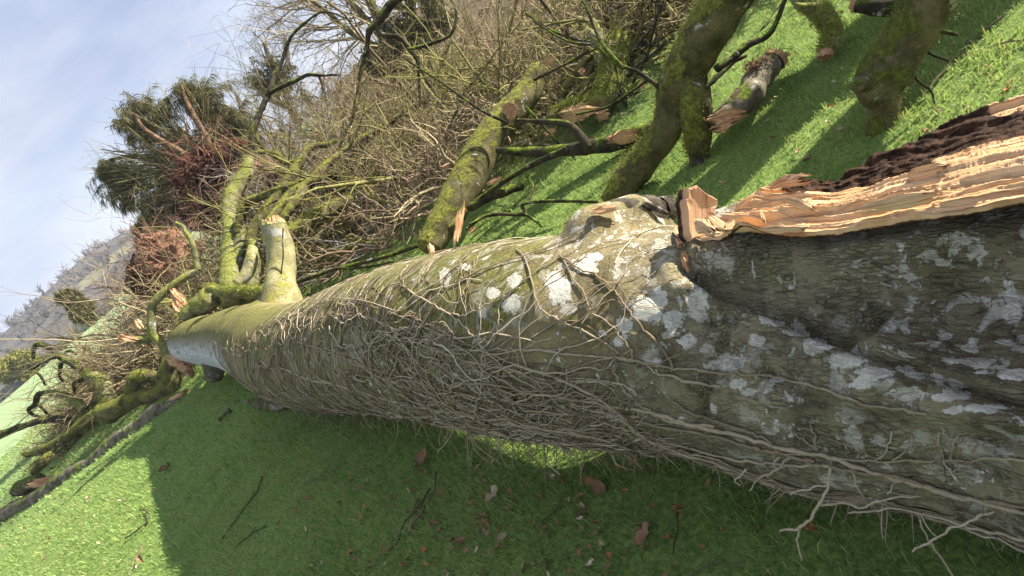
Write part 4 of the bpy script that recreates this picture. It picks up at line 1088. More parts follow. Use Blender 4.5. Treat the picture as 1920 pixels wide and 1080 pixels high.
def simple_limb(label, pts, mat, foot, seed, sides=24, bump=0.12, tear=None, tear2=None, extra=(), name='broken_limb', cat='fallen limb', tlen=0.08):
    t = thing(name, label, cat, foot)
    p, r = limb_mesh(pts, 'main_stem', M[mat], t, sides, bump, seed, tufts=2500 if mat in ('limb_bright', 'limb_olive') else 0, tuft_mat='moss_tuft_bright' if mat == 'limb_bright' else 'moss_tuft', tuft_len=0.022)
    if tear: torn_end('torn_end', p[-1], p[-1] - p[-5], r[-1] * 0.95, tlen, M[tear], t, seed)
    if tear2: torn_end('torn_end', p[0], p[0] - p[4], r[0] * 0.95, tlen, M[tear2], t, seed + 1)
    for k, e in enumerate(extra): limb_mesh(e, 'side_branch', M[mat], t, max(8, sides - 10), bump, seed + 10 + k)
    return t
simple_limb('green mossy limb end coming in at the top edge beside a brown clump', [(1480, -70, 3.95, 24), (1510, -25, 3.85, 25), (1540, 20, 3.72, 22), (1560, 58, 3.65, 17), (1550, 98, 3.6, 13)], 'limb_bright', G(1548, 112), 81, tear='wood_orange',
            extra=[[(1530, 10, 3.7, 10), (1505, 12, 3.7, 8), (1490, 8, 3.7, 5)]])
simple_limb('dark mossy log at the top edge, its left end torn into an orange tassel', [(1800, -25, 3.1, 20), (1740, -2, 3.15, 19), (1690, 10, 3.2, 18), (1640, 14, 3.28, 15), (1606, 12, 3.35, 12)], 'limb_dark', G(1680, 32), 84, tear='wood_orange', tlen=0.07)
simple_limb('sawn log end showing an orange disc at the top edge', [(1170, -90, 6.6, 17), (1210, -30, 6.2, 17), (1242, 8, 5.9, 16)], 'limb_brown', G(1240, 30), 87, tear='wood_orange', tlen=0.02)
tl = simple_limb('long dark limb lying across under the mossy fork with a split orange slab', [(1290, 225, 4.35, 16), (1240, 240, 4.45, 19), (1200, 250, 4.55, 20), (1140, 268, 4.7, 16), (1060, 280, 4.9, 12), (990, 285, 5.1, 9), (930, 283, 5.2, 6)], 'limb_dark', G(1130, 300), 90,
            extra=[[(1105, 275, 4.75, 9), (1065, 235, 4.8, 7), (1010, 228, 4.9, 5), (970, 225, 5.0, 3)], [(1060, 280, 4.85, 7), (1020, 300, 4.9, 6), (960, 330, 5.0, 5), (900, 372, 5.1, 4)]])
sliver('torn_wood', W(1138, 264, 4.4), W(1202, 250, 4.4), 0.085, 0.04, M['wood_orange'], tl, 91)
sliver('torn_wood', W(1140, 266, 4.42), W(1152, 252, 4.4), 0.05, 0.03, M['wood_orange'], tl, 93)

# left foreground log and the crooked mossy boughs beyond the trunk's far end
t = thing('fallen_log', 'long thin grey log lying in sunlit grass at the left edge', 'log', G(180, 870))
p, r = limb_mesh([(344, 742, 8.0, 9), (322, 757, 8.05, 14), (292, 776, 8.15, 15), (262, 806, 8.3, 14), (232, 822, 8.4, 13), (205, 842, 8.5, 13), (172, 874, 8.6, 12), (148, 886, 8.75, 13), (118, 906, 8.9, 15), (92, 930, 9.0, 17), (60, 944, 9.2, 16), (22, 958, 9.4, 14), (-60, 996, 9.8, 15)], 'main_stem', M['limb_grey'], t, 26, 0.13, 101)
torn_end('torn_end', p[0], p[0] - p[4], r[0], 0.13, M['wood_orange'], t, 102)
limb_mesh([(52, 955, 9.2, 9), (42, 968, 9.15, 8), (36, 976, 9.15, 6)], 'side_branch', M['limb_grey'], t, 14, 0.15, 103)
sliver('torn_wood', W(315, 752, 7.85), W(345, 735, 7.85), 0.05, 0.03, M['wood'], t, 104)
t = thing('broken_limb', 'small broken limb with a bright torn orange face beside the grey log', 'fallen limb', G(60, 918))
limb_mesh([(28, 922, 9.7, 11), (55, 907, 9.5, 13), (78, 896, 9.4, 9)], 'main_stem', M['limb_brown'], t, 18, 0.25, 106)
sliver('torn_wood', W(52, 910, 9.15), W(118, 896, 9.1), 0.17, 0.07, M['wood_orange'], t, 107, ragged=0.3)
limb_mesh([(58, 888, 9.5, 7), (80, 866, 9.6, 9), (96, 850, 9.7, 8)], 'side_branch', M['limb_olive'], t, 14, 0.15, 108)
def crooked(label, foot, mat, paths, seed):
    t = thing('crooked_bough', label, 'fallen bough', foot)
    for k, pl in enumerate(paths):
        limb_mesh(pl, 'main_stem' if k == 0 else 'side_branch', M[mat], t, 20 if k == 0 else 12, 0.16, seed + k, tufts=(2600 if k == 0 else 700) if mat in ('limb_bright', 'limb_olive') else 0, tuft_mat='moss_tuft_bright' if mat == 'limb_bright' else 'moss_tuft', tuft_len=0.015)
    return t
crooked('stout mossy bough snaking over sunlit grass left of the trunk end', G(240, 790), 'limb_olive',
        [[(330, 668, 8.7, 17), (322, 705, 8.6, 22), (312, 728, 8.55, 20), (288, 738, 8.6, 13), (262, 742, 8.7, 15), (232, 758, 8.8, 18), (205, 773, 8.9, 20), (188, 772, 9.0, 18)],
         [(315, 712, 8.6, 10), (285, 706, 8.6, 11), (262, 708, 8.65, 13), (250, 722, 8.65, 12), (240, 730, 8.7, 9)],
         [(186, 774, 9.0, 13), (160, 790, 9.0, 9), (130, 815, 9.05, 8), (100, 833, 9.1, 8), (62, 850, 9.3, 6), (45, 850, 9.3, 4)]], 120)
crooked('bright mossy arching bough curling up beyond the snaking bough', G(195, 790), 'limb_bright',
        [[(192, 778, 9.05, 12), (202, 752, 9.1, 14), (196, 722, 9.15, 14), (180, 704, 9.2, 12), (160, 695, 9.25, 9)],
         [(160, 762, 9.2, 8), (138, 748, 9.3, 8), (112, 738, 9.4, 7), (88, 736, 9.45, 5)]], 130)
crooked('dark crooked branch reaching out over the left edge of the field', G(150, 800), 'limb_dark',
        [[(160, 694, 9.25, 9), (140, 682, 9.3, 8), (115, 668, 9.4, 7), (95, 652, 9.4, 6), (80, 645, 9.4, 5), (65, 648, 9.4, 4.5), (63, 672, 9.4, 2.5)],
         [(180, 770, 9.2, 14), (160, 785, 9.2, 10), (140, 793, 9.3, 8), (110, 786, 9.35, 7), (80, 788, 9.4, 6), (45, 798, 9.5, 6), (15, 810, 9.6, 7), (-40, 832, 9.8, 7)],
         [(88, 736, 9.45, 5), (72, 740, 9.45, 5), (66, 758, 9.45, 4.5), (53, 768, 9.45, 4), (60, 778, 9.45, 3), (76, 784, 9.45, 2.5)],
         [(72, 757, 9.4, 3), (85, 772, 9.4, 2.5), (98, 782, 9.4, 2)],
         [(115, 668, 9.4, 4), (95, 672, 9.5, 3), (72, 685, 9.5, 2.5), (55, 695, 9.5, 2)], [(116, 680, 9.4, 4), (112, 705, 9.4, 3), (120, 716, 9.4, 2)],
         [(140, 682, 9.4, 4), (122, 665, 9.4, 3), (130, 658, 9.4, 2.5), (143, 665, 9.4, 2)], [(60, 690, 9.5, 2.5), (75, 705, 9.5, 2.5), (84, 722, 9.5, 2)],
         [(158, 712, 9.3, 4), (140, 718, 9.3, 3.5), (140, 740, 9.3, 3)]], 140)
t = thing('torn_branch', 'pale green zigzag branch with shredded orange wood at both broken ends', 'fallen branch', G(340, 725))
limb_mesh([(342, 682, 7.6, 10), (318, 662, 7.6, 10), (300, 642, 7.6, 9), (287, 630, 7.6, 9), (284, 605, 7.6, 8), (284, 580, 7.6, 8), (293, 565, 7.6, 8), (318, 540, 7.65, 8), (345, 520, 7.7, 7), (370, 508, 7.75, 6)], 'main_stem', M['limb_bright'], t, 18, 0.10, 161)
limb_mesh([(371, 508, 7.75, 6), (368, 480, 7.8, 5), (362, 455, 7.8, 5), (350, 438, 7.85, 4), (342, 425, 7.9, 4), (330, 418, 7.9, 3)], 'side_branch', M['limb_bright'], t, 12, 0.12, 162)
limb_mesh([(288, 633, 7.6, 8), (270, 635, 7.6, 8), (255, 638, 7.6, 7)], 'side_branch', M['limb_bright'], t, 14, 0.12, 163)
sliver('torn_wood', W(262, 640, 7.55), W(217, 628, 7.5), 0.09, 0.05, M['wood_orange'], t, 164, ragged=0.3)
for k, (a, b, c, d_, w_) in enumerate([(308, 668, 358, 684, 0.15), (330, 672, 366, 700, 0.15), (325, 668, 362, 712, 0.10), (345, 690, 364, 708, 0.08)]):
    sliver('torn_wood', W(a, b, 7.45), W(c, d_, 7.4), w_, 0.06, M['wood_orange'], t, 165 + k, ragged=0.4)
for k, (a, b, c, d_, w_) in enumerate([(254, 598, 270, 618, 0.08), (252, 618, 270, 628, 0.05), (272, 586, 280, 594, 0.05)]):
    c_ = thing('wood_chip', ['pale split chip caught in the tangle above the zigzag branch', 'lower thin pale chip beside the zigzag branch fork', 'tiny orange chip in the tangle above the zigzag branch'][k], 'wood chip', W(c, d_, 7.9))
    sliver('chip', W(a, b, 7.9), W(c, d_, 7.9), w_, 0.04, M['wood'], c_, 170 + k)

# mossy stems rising behind the trunk's far end
crooked('bright mossy stem curving up past the red root plate into dark bare branches', G(430, 590), 'limb_bright',
        [[(440, 560, 7.3, 27), (434, 520, 7.45, 22), (432, 480, 7.6, 17), (430, 440, 7.8, 14), (428, 405, 8.0, 13), (430, 372, 8.15, 15), (448, 345, 8.3, 14), (463, 322, 8.4, 12), (468, 295, 8.5, 9)],
         [(438, 500, 7.5, 14), (450, 450, 7.7, 12), (452, 410, 7.8, 9), (465, 382, 7.9, 9), (490, 370, 8, 7), (515, 362, 8, 6)],
         [(400, 560, 7.4, 22), (372, 572, 7.4, 18), (352, 590, 7.45, 14)], [(462, 560, 7.2, 18), (470, 520, 7.3, 13), (478, 480, 7.4, 11), (472, 455, 7.5, 8)]], 180)
crooked('slender dark branch sweeping up against the sky beside the conifer', G(470, 560), 'limb_dark',
        [[(468, 297, 8.5, 7), (474, 250, 8.6, 6), (482, 225, 8.7, 6), (500, 185, 8.8, 5), (508, 168, 8.8, 5), (515, 140, 8.9, 4), (528, 118, 9, 4), (545, 70, 9, 3), (575, 40, 9, 2.5), (610, 22, 9, 2), (660, 40, 9, 1.6)],
         [(506, 174, 8.8, 4.5), (535, 160, 8.8, 4), (560, 150, 8.8, 4), (580, 141, 8.8, 3.5), (605, 142, 8.8, 2.5), (640, 140, 8.8, 2)],
         [(598, 142, 8.8, 2.5), (604, 160, 8.8, 2), (606, 175, 8.8, 1.5)], [(478, 238, 8.7, 4), (488, 270, 8.6, 3.5), (505, 290, 8.5, 3), (540, 305, 8.5, 3)]], 190)
crooked('grey-green limb running straight from the trunk end up into the thicket', G(500, 520), 'limb_olive',
        [[(470, 455, 7.5, 9), (482, 420, 7.6, 9), (515, 370, 7.8, 9), (548, 325, 8, 9), (570, 290, 8.2, 8), (585, 275, 8.3, 6), (612, 272, 8.4, 5), (632, 265, 8.4, 4)],
         [(445, 440, 7.7, 9), (456, 388, 7.8, 8), (470, 376, 7.8, 8), (502, 364, 7.8, 7), (540, 350, 7.9, 6), (585, 336, 8, 5)],
         [(500, 450, 7.4, 8), (545, 392, 7.5, 9), (575, 352, 7.8, 9), (600, 322, 8, 8), (620, 300, 8.2, 7), (665, 270, 8.4, 6), (720, 235, 8.6, 5), (780, 195, 8.8, 3)],
         [(500, 420, 7.4, 8), (540, 368, 7.7, 9), (565, 350, 7.8, 9), (610, 335, 7.9, 7)],
         [(485, 285, 8.3, 4), (520, 290, 8.3, 4), (530, 305, 8.3, 4), (555, 303, 8.3, 3), (540, 330, 8.2, 3)]], 200)
simple_limb('short mossy log lying between the stub and the brush', [(500, 462, 7.0, 14), (545, 438, 7.1, 17), (590, 405, 7.25, 16), (640, 380, 7.5, 13), (665, 368, 7.7, 8)], 'limb_olive', G(560, 470), 210)
simple_limb('pale barkless log end lying just left of the stub', [(445, 535, 6.9, 10), (468, 500, 7.0, 12), (476, 465, 7.1, 10)], 'stub', G(468, 545), 213)
simple_limb('low mossy log crossing behind the base of the stub', [(500, 545, 6.6, 9), (465, 545, 6.7, 10), (420, 545, 6.8, 10), (390, 540, 6.9, 8)], 'limb_bright', G(430, 580), 215)
crooked('dark thick bough lying deep in the thicket beyond the stub', G(640, 480), 'limb_dark',
        [[(600, 400, 8.3, 11), (625, 350, 8.6, 12), (660, 315, 8.8, 10), (700, 290, 9, 10), (750, 265, 9.2, 9), (790, 250, 9.4, 6)],
         [(620, 330, 8.5, 8), (665, 280, 8.8, 8), (730, 225, 9, 7), (800, 185, 9.2, 5)], [(560, 430, 8, 6), (600, 390, 8.2, 7), (612, 350, 8.4, 7)]], 220)
# dark thin branch hanging over the top centre
crooked('thin green-tinged branch dangling from the ivy-clad tree at the top', G(760, 330), 'limb_dark',
        [[(760, -10, 7.0, 7), (732, 10, 7.0, 8), (710, 40, 7.0, 8), (692, 60, 7.0, 6), (688, 90, 7.0, 4), (680, 115, 7.0, 3), (672, 150, 7, 2.5)],
         [(705, 48, 7.0, 5), (716, 66, 7.0, 5), (745, 70, 7.0, 5), (765, 90, 7.0, 4), (780, 110, 7.0, 4), (800, 150, 7.0, 3), (820, 180, 7, 2)],
         [(765, 92, 7, 4), (800, 84, 7, 3.5), (835, 72, 7, 3), (850, 55, 7, 3), (855, 20, 7, 2.5), (845, 0, 7, 2)], [(784, 118, 7, 3), (786, 160, 7, 2.5), (788, 200, 7, 2)]], 230)
# green twiggy branch over the grass strip behind the trunk
crooked('leafless dark twig lying along the grass strip behind the trunk', G(700, 500), 'limb_dark',
        [[(545, 535, 6.2, 3), (600, 515, 6.0, 3.5), (650, 500, 5.8, 3.5), (720, 482, 5.6, 4), (780, 462, 5.4, 4), (850, 440, 5.2, 3)],
         [(640, 503, 5.8, 2.5), (690, 500, 5.7, 2.5), (740, 490, 5.6, 2)], [(560, 530, 6.2, 2), (580, 545, 6.1, 2), (570, 560, 6.0, 1.5)]], 240)
crooked('curly dark twig on the striped sunlit grass beside the mossy fork', G(1000, 420), 'limb_dark',
        [[(875, 430, 4.6, 3), (905, 408, 4.7, 3.5), (940, 402, 4.7, 3.5), (985, 402, 4.7, 3.5), (980, 385, 4.7, 3.5), (1010, 378, 4.6, 3.5), (1060, 376, 4.4, 3.5), (1120, 378, 4.2, 3.5)],
         [(985, 402, 4.7, 3), (1005, 415, 4.6, 2.5), (1015, 425, 4.5, 2)], [(905, 408, 4.7, 2.5), (880, 420, 4.6, 2)], [(990, 380, 4.7, 2.5), (1000, 350, 4.8, 2.5), (985, 330, 4.9, 2)],
         [(1060, 420, 4.2, 2.5), (1075, 410, 4.2, 2.5), (1100, 405, 4.15, 2)]], 245)
# slivers standing up between trunk and thicket
for k, (pts_, w_, lab) in enumerate([([(852, 474, 4.6), (868, 372, 4.8)], 0.055, 'tall upright orange splinter standing behind the trunk below the olive limb'),
        ([(812, 482, 4.9), (806, 455, 5.0)], 0.05, 'small orange splinter at the foot of the olive limb'),
        ([(912, 347, 5.0), (945, 331, 5.0)], 0.05, 'pale orange splinter on grass right of the olive limb'),
        ([(878, 440, 4.9), (893, 422, 4.9)], 0.045, 'small pale splinter beside the tall upright splinter'),
        ([(826, 318, 5.8), (846, 306, 5.8)], 0.05, 'torn chip hanging among twigs left of the olive limb'),
        ([(1008, 124, 5.5), (1052, 102, 5.5)], 0.05, 'thin pale splinter above the tip of the olive limb'),
        ([(1018, 255, 5.3), (1044, 240, 5.3)], 0.05, 'pale chip in the brush left of the split slab'),
        ([(1084, 140, 5.4), (1096, 128, 5.4)], 0.05, 'orange chip in the brush left of the bright mossy limb'),
        ([(1198, 152, 5.0), (1208, 168, 5.0)], 0.05, 'small orange chip right of the bright mossy limb')]):
    c_ = thing('wood_splinter', lab, 'splinter', G(pts_[0][0], pts_[0][1] + 8))
    sliver('splinter', W(*pts_[0]), W(*pts_[1]), w_, 0.03, M['wood_orange'], c_, 300 + k, ragged=0.35)

# ------------------------------------------------------------------ twigs
def grow(S, D, Ln, R0, K, wob, pull, rg, taper=0.35):
    n = len(S); P = np.zeros((n, K, 3)); p = S.copy(); d = unit(D)
    for k in range(K):
        P[:, k] = p
        d = unit(d + rg.normal(0, wob, (n, 3)) + pull)
        p = p + d * (Ln / (K - 1))[:, None]
    return P, R0[:, None] * np.linspace(1, taper, K)[None, :]
def children(P, R, per, frac, spread, rg, lo=0.2):
    n, K, _ = P.shape
    par = np.repeat(np.arange(n), per); u = rg.uniform(lo, 0.98, len(par)) * (K - 1)
    k = u.astype(int); f = (u - k)[:, None]; k2 = np.minimum(k + 1, K - 1)
    S = P[par, k] * (1 - f) + P[par, k2] * f
    T = unit(P[par, k2] - P[par, np.maximum(k2 - 1, 0)])
    D = T + rg.normal(0, spread, (len(par), 3))
    ln = np.linalg.norm(P[:, -1] - P[:, 0], axis=1)[par] * frac * rg.uniform(0.5, 1.4, len(par))
    return S, D, ln, R[par, k] * 0.62
def shrub(name, label, cat, base, rad, hgt, mat, nst, seed, group=None, up=0.9, thick=0.011, per=(5, 5), lean=(0, 0, 0), wob=0.22, spread=0.75):
    rg = np.random.default_rng(seed)
    base = np.array([base[0], base[1], float(ground_z(base[0], base[1])) if len(base) < 3 else base[2]])
    t = thing(name, label, cat, base, group)
    a = rg.uniform(0, 6.283, nst); rr = rad * np.sqrt(rg.random(nst)) * 0.75
    S = base + np.stack([rr * np.cos(a), rr * np.sin(a), rg.uniform(-0.02, 0.25, nst) * hgt], -1)
    S[:, 2] = np.maximum(S[:, 2], ground_z(S[:, 0], S[:, 1]))
    D = np.stack([np.cos(a), np.sin(a), np.zeros(nst)], -1) * rg.uniform(0.2, 1.1, (nst, 1)) + np.array([0, 0, up]) * rg.uniform(0.25, 1.3, (nst, 1)) + rg.normal(0, 0.35, (nst, 3)) + np.array(lean)
    P1, R1 = grow(S, D, hgt * rg.uniform(0.55, 1.3, nst), np.full(nst, thick) * rg.uniform(0.5, 1.5, nst), 8, wob, np.array([0, 0, -0.03]), rg)
    P2, R2 = grow(*children(P1, R1, per[0], 0.5, spread, rg), 5, wob, np.array([0, 0, 0.0]), rg)
    P3, R3 = grow(*children(P2, np.maximum(R2, thick * 0.3), per[1], 0.5, spread, rg), 4, wob, np.array([0, 0, -0.02]), rg)
    for P in (P1, P2, P3): P[..., 2] = np.maximum(P[..., 2], base[2] - 0.25)
    def rn(n, K, S_): return np.repeat(np.clip(rg.beta(1.6, 1.8, n), 0, 1), K * S_)
    V, Q = tubes(P1, R1, 4)
    mesh('stems', V, Q, M[mat], t, True, {'rnd': rn(nst, 8, 4)}, 'stuff')
    V2, Q2 = tubes(P2, R2, 3); V3, Q3 = tubes(P3, R3, 3)
    V, Q = join([(V2, Q2), (V3, Q3)])
    mesh('twigs', V, Q, M[mat], t, True, {'rnd': np.concatenate([rn(len(P2), 5, 3), rn(len(P3), 4, 3)])}, 'stuff')
    return t
GA = 'brushwood heaps of the thicket behind the trunk'
LA = 'tangled bare brushwood heap in the thicket behind the fallen trunk'
ZA = [(-1.7, 9.4, 1.2, 1.15, 'olive'), (-0.9, 8.0, 1.1, 1.0, 'olive'), (-0.15, 7.0, 0.9, 0.85, 'red'), (0.6, 6.7, 0.9, 0.8, 'brown'), (1.4, 6.6, 0.9, 0.85, 'brown'), (2.2, 6.3, 0.9, 0.85, 'olive'), (3.0, 6.1, 1.0, 0.85, 'brown'), (3.9, 5.9, 1.1, 0.8, 'brown'),
      (-2.7, 10.8, 1.3, 1.5, 'brown'), (-1.5, 10.8, 1.3, 1.3, 'grey'), (-0.3, 9.4, 1.3, 1.15, 'brown'), (0.9, 8.6, 1.3, 0.95, 'olive'), (2.1, 8.0, 1.2, 0.9, 'brown'), (3.3, 7.7, 1.2, 0.85, 'olive'), (4.6, 7.4, 1.2, 0.8, 'brown'),
      (-2.6, 12.8, 1.4, 1.65, 'olive'), (-1.0, 12.6, 1.4, 1.3, 'brown'), (0.6, 11.3, 1.4, 0.9, 'olive'), (2.4, 10.4, 1.4, 0.75, 'brown'), (4.2, 9.6, 1.4, 0.7, 'red'), (-0.2, 14.5, 1.6, 1.0, 'red'), (2.2, 13.5, 1.6, 0.7, 'brown'), (5.0, 12.0, 1.6, 0.6, 'red'), (-2.3, 15.2, 1.6, 1.9, 'brown'), (-0.8, 16.2, 1.7, 1.7, 'olive'), (0.8, 17.2, 1.7, 1.5, 'brown')]
for k, (x, y, r, h, c) in enumerate(ZA):
    shrub('brushwood', LA, 'brushwood', (x, y), r, h, 'tw_' + c, 36, 1000 + k, GA, up=0.75, thick=0.017, per=(6, 4))
GB = 'brushwood beyond the crooked boughs'
LB = 'low tangle of bare twigs beyond the crooked boughs on the left'
for k, (x, y, r, h, c) in enumerate([(-3.7, 9.6, 0.8, 0.85, 'olive'), (-4.5, 10.4, 0.9, 1.0, 'brown'), (-5.3, 11.3, 1.0, 1.0, 'olive'), (-6.2, 11.8, 0.9, 0.95, 'brown'), (-7.1, 12.3, 0.8, 0.75, 'olive'),
        (-5.0, 12.9, 1.3, 1.15, 'red'), (-6.4, 13.9, 1.3, 1.15, 'brown'), (-7.7, 11.4, 0.6, 0.4, 'olive'), (-4.0, 12.0, 1.1, 1.2, 'red'), (-7.9, 14.4, 1.0, 0.7, 'brown'), (-4.8, 10.9, 0.8, 0.8, 'brown'), (-5.7, 11.0, 0.8, 0.8, 'red'), (-6.6, 11.2, 0.8, 0.8, 'olive'), (-7.3, 11.7, 0.7, 0.65, 'brown')]):
    shrub('brushwood', LB, 'brushwood', (x, y), r * 1.1, h * 1.25, 'tw_' + c, 38, 1100 + k, GB, up=0.75, thick=0.017, per=(6, 4))
GM = 'mossy branches tangled in the thicket'
for k, (x, y, h, c, L_) in enumerate([(-0.6, 6.9, 1.1, 'moss', (-.5, .6, 0)), (-1.6, 8.3, 1.5, 'moss', (.5, .5, 0)), (-2.4, 9.2, 1.7, 'moss', (.6, .4, 0)), (-0.2, 7.8, 1.4, 'olive', (-.7, .2, 0)), (0.6, 6.2, 1.0, 'moss', (.6, .3, 0)),
        (1.5, 6.0, 1.1, 'moss', (.3, .5, 0)), (2.3, 5.7, 1.0, 'moss', (-.6, .4, 0)), (3.0, 5.6, 1.1, 'olive', (.4, .2, 0)), (1.2, 7.4, 1.4, 'olive', (.8, .2, 0)), (0.2, 9.0, 1.6, 'moss', (.7, .3, 0)), (-1.2, 10.0, 1.8, 'olive', (.6, -.3, 0)),
        (2.6, 7.0, 1.4, 'dark', (.5, .4, 0)), (-2.9, 10.0, 1.8, 'dark', (.5, .3, 0.2)), (3.8, 6.6, 1.2, 'moss', (.2, .6, 0)), (1.9, 5.3, 0.8, 'dark', (.5, .1, 0)), (0.9, 10.5, 1.6, 'brown', (.6, .1, 0)), (-1.9, 7.9, 1.4, 'moss', (.7, .5, 0)), (-2.7, 8.6, 1.5, 'moss', (.5, .6, 0.1)), (-1.0, 8.9, 1.6, 'moss', (.8, .3, 0)), (0.3, 7.4, 1.3, 'moss', (.6, .5, 0)), (1.0, 8.0, 1.5, 'moss', (.8, .2, 0)), (1.7, 6.9, 1.2, 'moss', (-.5, .5, 0)), (-0.4, 10.6, 1.7, 'moss', (.8, .2, 0))]):
    shrub('mossy_branch', 'mossy bare branch tangled in the thicket behind the trunk', 'branch', (x, y + (1.2 if x < -1.4 else 0.3)), 0.6, h * 1.15, 'tw_' + c, 8, 1300 + k, GM, 0.5, 0.034 if k % 2 else 0.022, (4, 4), L_, 0.17, 0.6)
for k, (x, y, h, c, L_) in enumerate([(-4.0, 9.2, 0.9, 'moss', (-.4, .3, 0)), (-4.9, 9.9, 1.1, 'olive', (-.4, .3, 0)), (-5.7, 10.3, 1.2, 'moss', (-.3, .4, 0)), (-6.5, 10.6, 1.0, 'moss', (-.5, .3, 0)), (-7.3, 10.8, 0.8, 'olive', (-.5, 0, 0)), (-5.2, 11.9, 1.5, 'brown', (-.2, .2, 0.2)), (-4.2, 10.6, 1.5, 'dark', (-.3, 0, 0.2)), (-6.0, 11.4, 1.3, 'dark', (-.3, 0, 0.2)), (-3.7, 8.5, 0.9, 'moss', (-.5, .3, 0)), (-3.3, 8.9, 1.1, 'moss', (-.3, .5, 0)), (-4.3, 8.7, 0.8, 'brown', (-.6, .1, 0)), (-4.6, 9.3, 1.0, 'moss', (-.6, .2, 0)), (-5.3, 9.6, 0.9, 'moss', (-.5, .1, 0)), (-6.1, 9.9, 0.9, 'olive', (-.5, .1, 0))]):
    shrub('mossy_branch', 'bare crooked branch tangled in the brush left of the trunk end', 'branch', (x, y + 1.3), 0.5, h * 1.1, 'tw_' + c, 8, 1340 + k, 'crooked branches in the left brush', 0.6, 0.024, (4, 4), L_, 0.2, 0.65)
# pale bare branches in front of the brush
shrub('dead_branch', 'pale grey bare branch with fine forks in front of the brushwood', 'dead branch', (-0.75, 6.9), 0.5, 1.0, 'tw_grey', 7, 1201, None, 0.5, 0.010, (4, 3), (-0.5, 0.2, 0), 0.10, 0.5)
shrub('dead_branch', 'pale bare twigs sprawling towards the stub over the grass strip', 'dead branch', (-1.2, 7.3), 0.5, 0.9, 'tw_grey', 6, 1202, None, 0.3, 0.009, (4, 3), (0.4, -0.4, 0), 0.10, 0.5)
shrub('dead_branch', 'fan of slender bare branches against the sky left of the root plate', 'dead branch', (-4.5, 9.7, 0.5), 0.4, 1.9, 'tw_brown', 7, 1203, None, 0.8, 0.012, (5, 4), (-0.5, 0.3, 0.2), 0.24, 0.6)
shrub('dead_branch', 'pair of pale bare branches rising over the small brush at far left', 'dead branch', (-5.6, 10.4, 0.35), 0.3, 1.25, 'tw_grey', 5, 1204, None, 0.9, 0.012, (4, 3), (-0.2, 0.2, 0.2), 0.2, 0.5)

# ------------------------------------------------------------------ leaves / needles as small blades
def blades(S, D, ln, wd, rg, droop=0.4):
    n = len(S); D = unit(D); side = unit(np.cross(D, rg.normal(0, 1, (n, 3))))
    mid = S + D * (ln * 0.5)[:, None]
    tip = S + (D + np.array([0, 0, -droop])) * ln[:, None]
    w = wd[:, None] * side
    V = np.stack([S - w * 0.4, S + w * 0.4, mid - w, mid + w, tip], 1); k = np.arange(n)[:, None] * 5
    return V.reshape(-1, 3), [k + np.array([[0, 1, 3, 2]]), k + np.array([[2, 3, 4]])]
def root_plate(parent, c, r, nrm, mat, rmat, seed, nroot=90, thick=0.25, nm='root_plate'):
    rg = np.random.default_rng(seed); nrm = unit(np.asarray(nrm, float)); A = unit(np.cross(nrm, [0.1, 0.2, 1])); B = np.cross(nrm, A)
    nr, na = 26, 64; rr = np.linspace(0.02, 1, nr); a = np.arange(na) * 2 * math.pi / na
    edge = 1 + 0.55 * fbm(np.stack([np.cos(a) * 1.6, np.sin(a) * 1.6, a * 0 + seed], -1), 3, seed)
    pos = c + (rr[:, None] * r * edge[None, :] * np.cos(a))[..., None] * A + (rr[:, None] * r * edge[None, :] * np.sin(a))[..., None] * B
    dome = thick * np.sqrt(np.clip(1.02 - rr ** 2, 0, 1))[:, None]
    f = pos + nrm * (dome + 0.34 * r * fbm(pos * 4 / r * 0.6, 4, seed))[..., None]
    b = pos - nrm * (dome * 0.9 + 0.1 * r * fbm(pos * 3 / r * .6, 3, seed + 4))[..., None]
    V = np.vstack([f.reshape(-1, 3), b.reshape(-1, 3)]); idx = np.arange(nr * na).reshape(nr, na)
    Q = np.stack([idx[:-1], np.roll(idx, -1, 1)[:-1], np.roll(idx, -1, 1)[1:], idx[1:]], -1).reshape(-1, 4)
    rim = np.stack([idx[-1], np.roll(idx[-1], -1), np.roll(idx[-1], -1) + nr * na, idx[-1] + nr * na], -1)
    pl = mesh(nm, V, [Q, Q[:, ::-1] + nr * na, rim], mat, parent)
    a = rg.uniform(0, 6.28, nroot); q = np.sqrt(rg.random(nroot))
    S = c + nrm * thick * 0.8 + r * (q * np.cos(a))[:, None] * A + r * (q * np.sin(a))[:, None] * B
    D = np.cos(a)[:, None] * A * 0.9 + np.sin(a)[:, None] * B * 0.9 + nrm * rg.uniform(-0.2, 0.9, (nroot, 1)) + rg.normal(0, 0.5, (nroot, 3))
    P, R = grow(S, D, r * rg.uniform(0.25, 1.15, nroot), r * rg.uniform(0.006, 0.028, nroot), 7, 0.3, np.array([0, 0, -0.05]), rg)
    P2, R2 = grow(*children(P, R, 4, 0.5, 0.8, rg), 5, 0.3, np.zeros(3), rg)
    V, Q = join([tubes(P, R, 4), tubes(P2, R2, 3)])
    mesh('roots', V, Q, rmat, pl if parent is not None else None, True, {'rnd': np.concatenate([np.repeat(rg.random(nroot), 28), np.repeat(rg.random(len(P2)), 15)])}, 'stuff')
    return pl
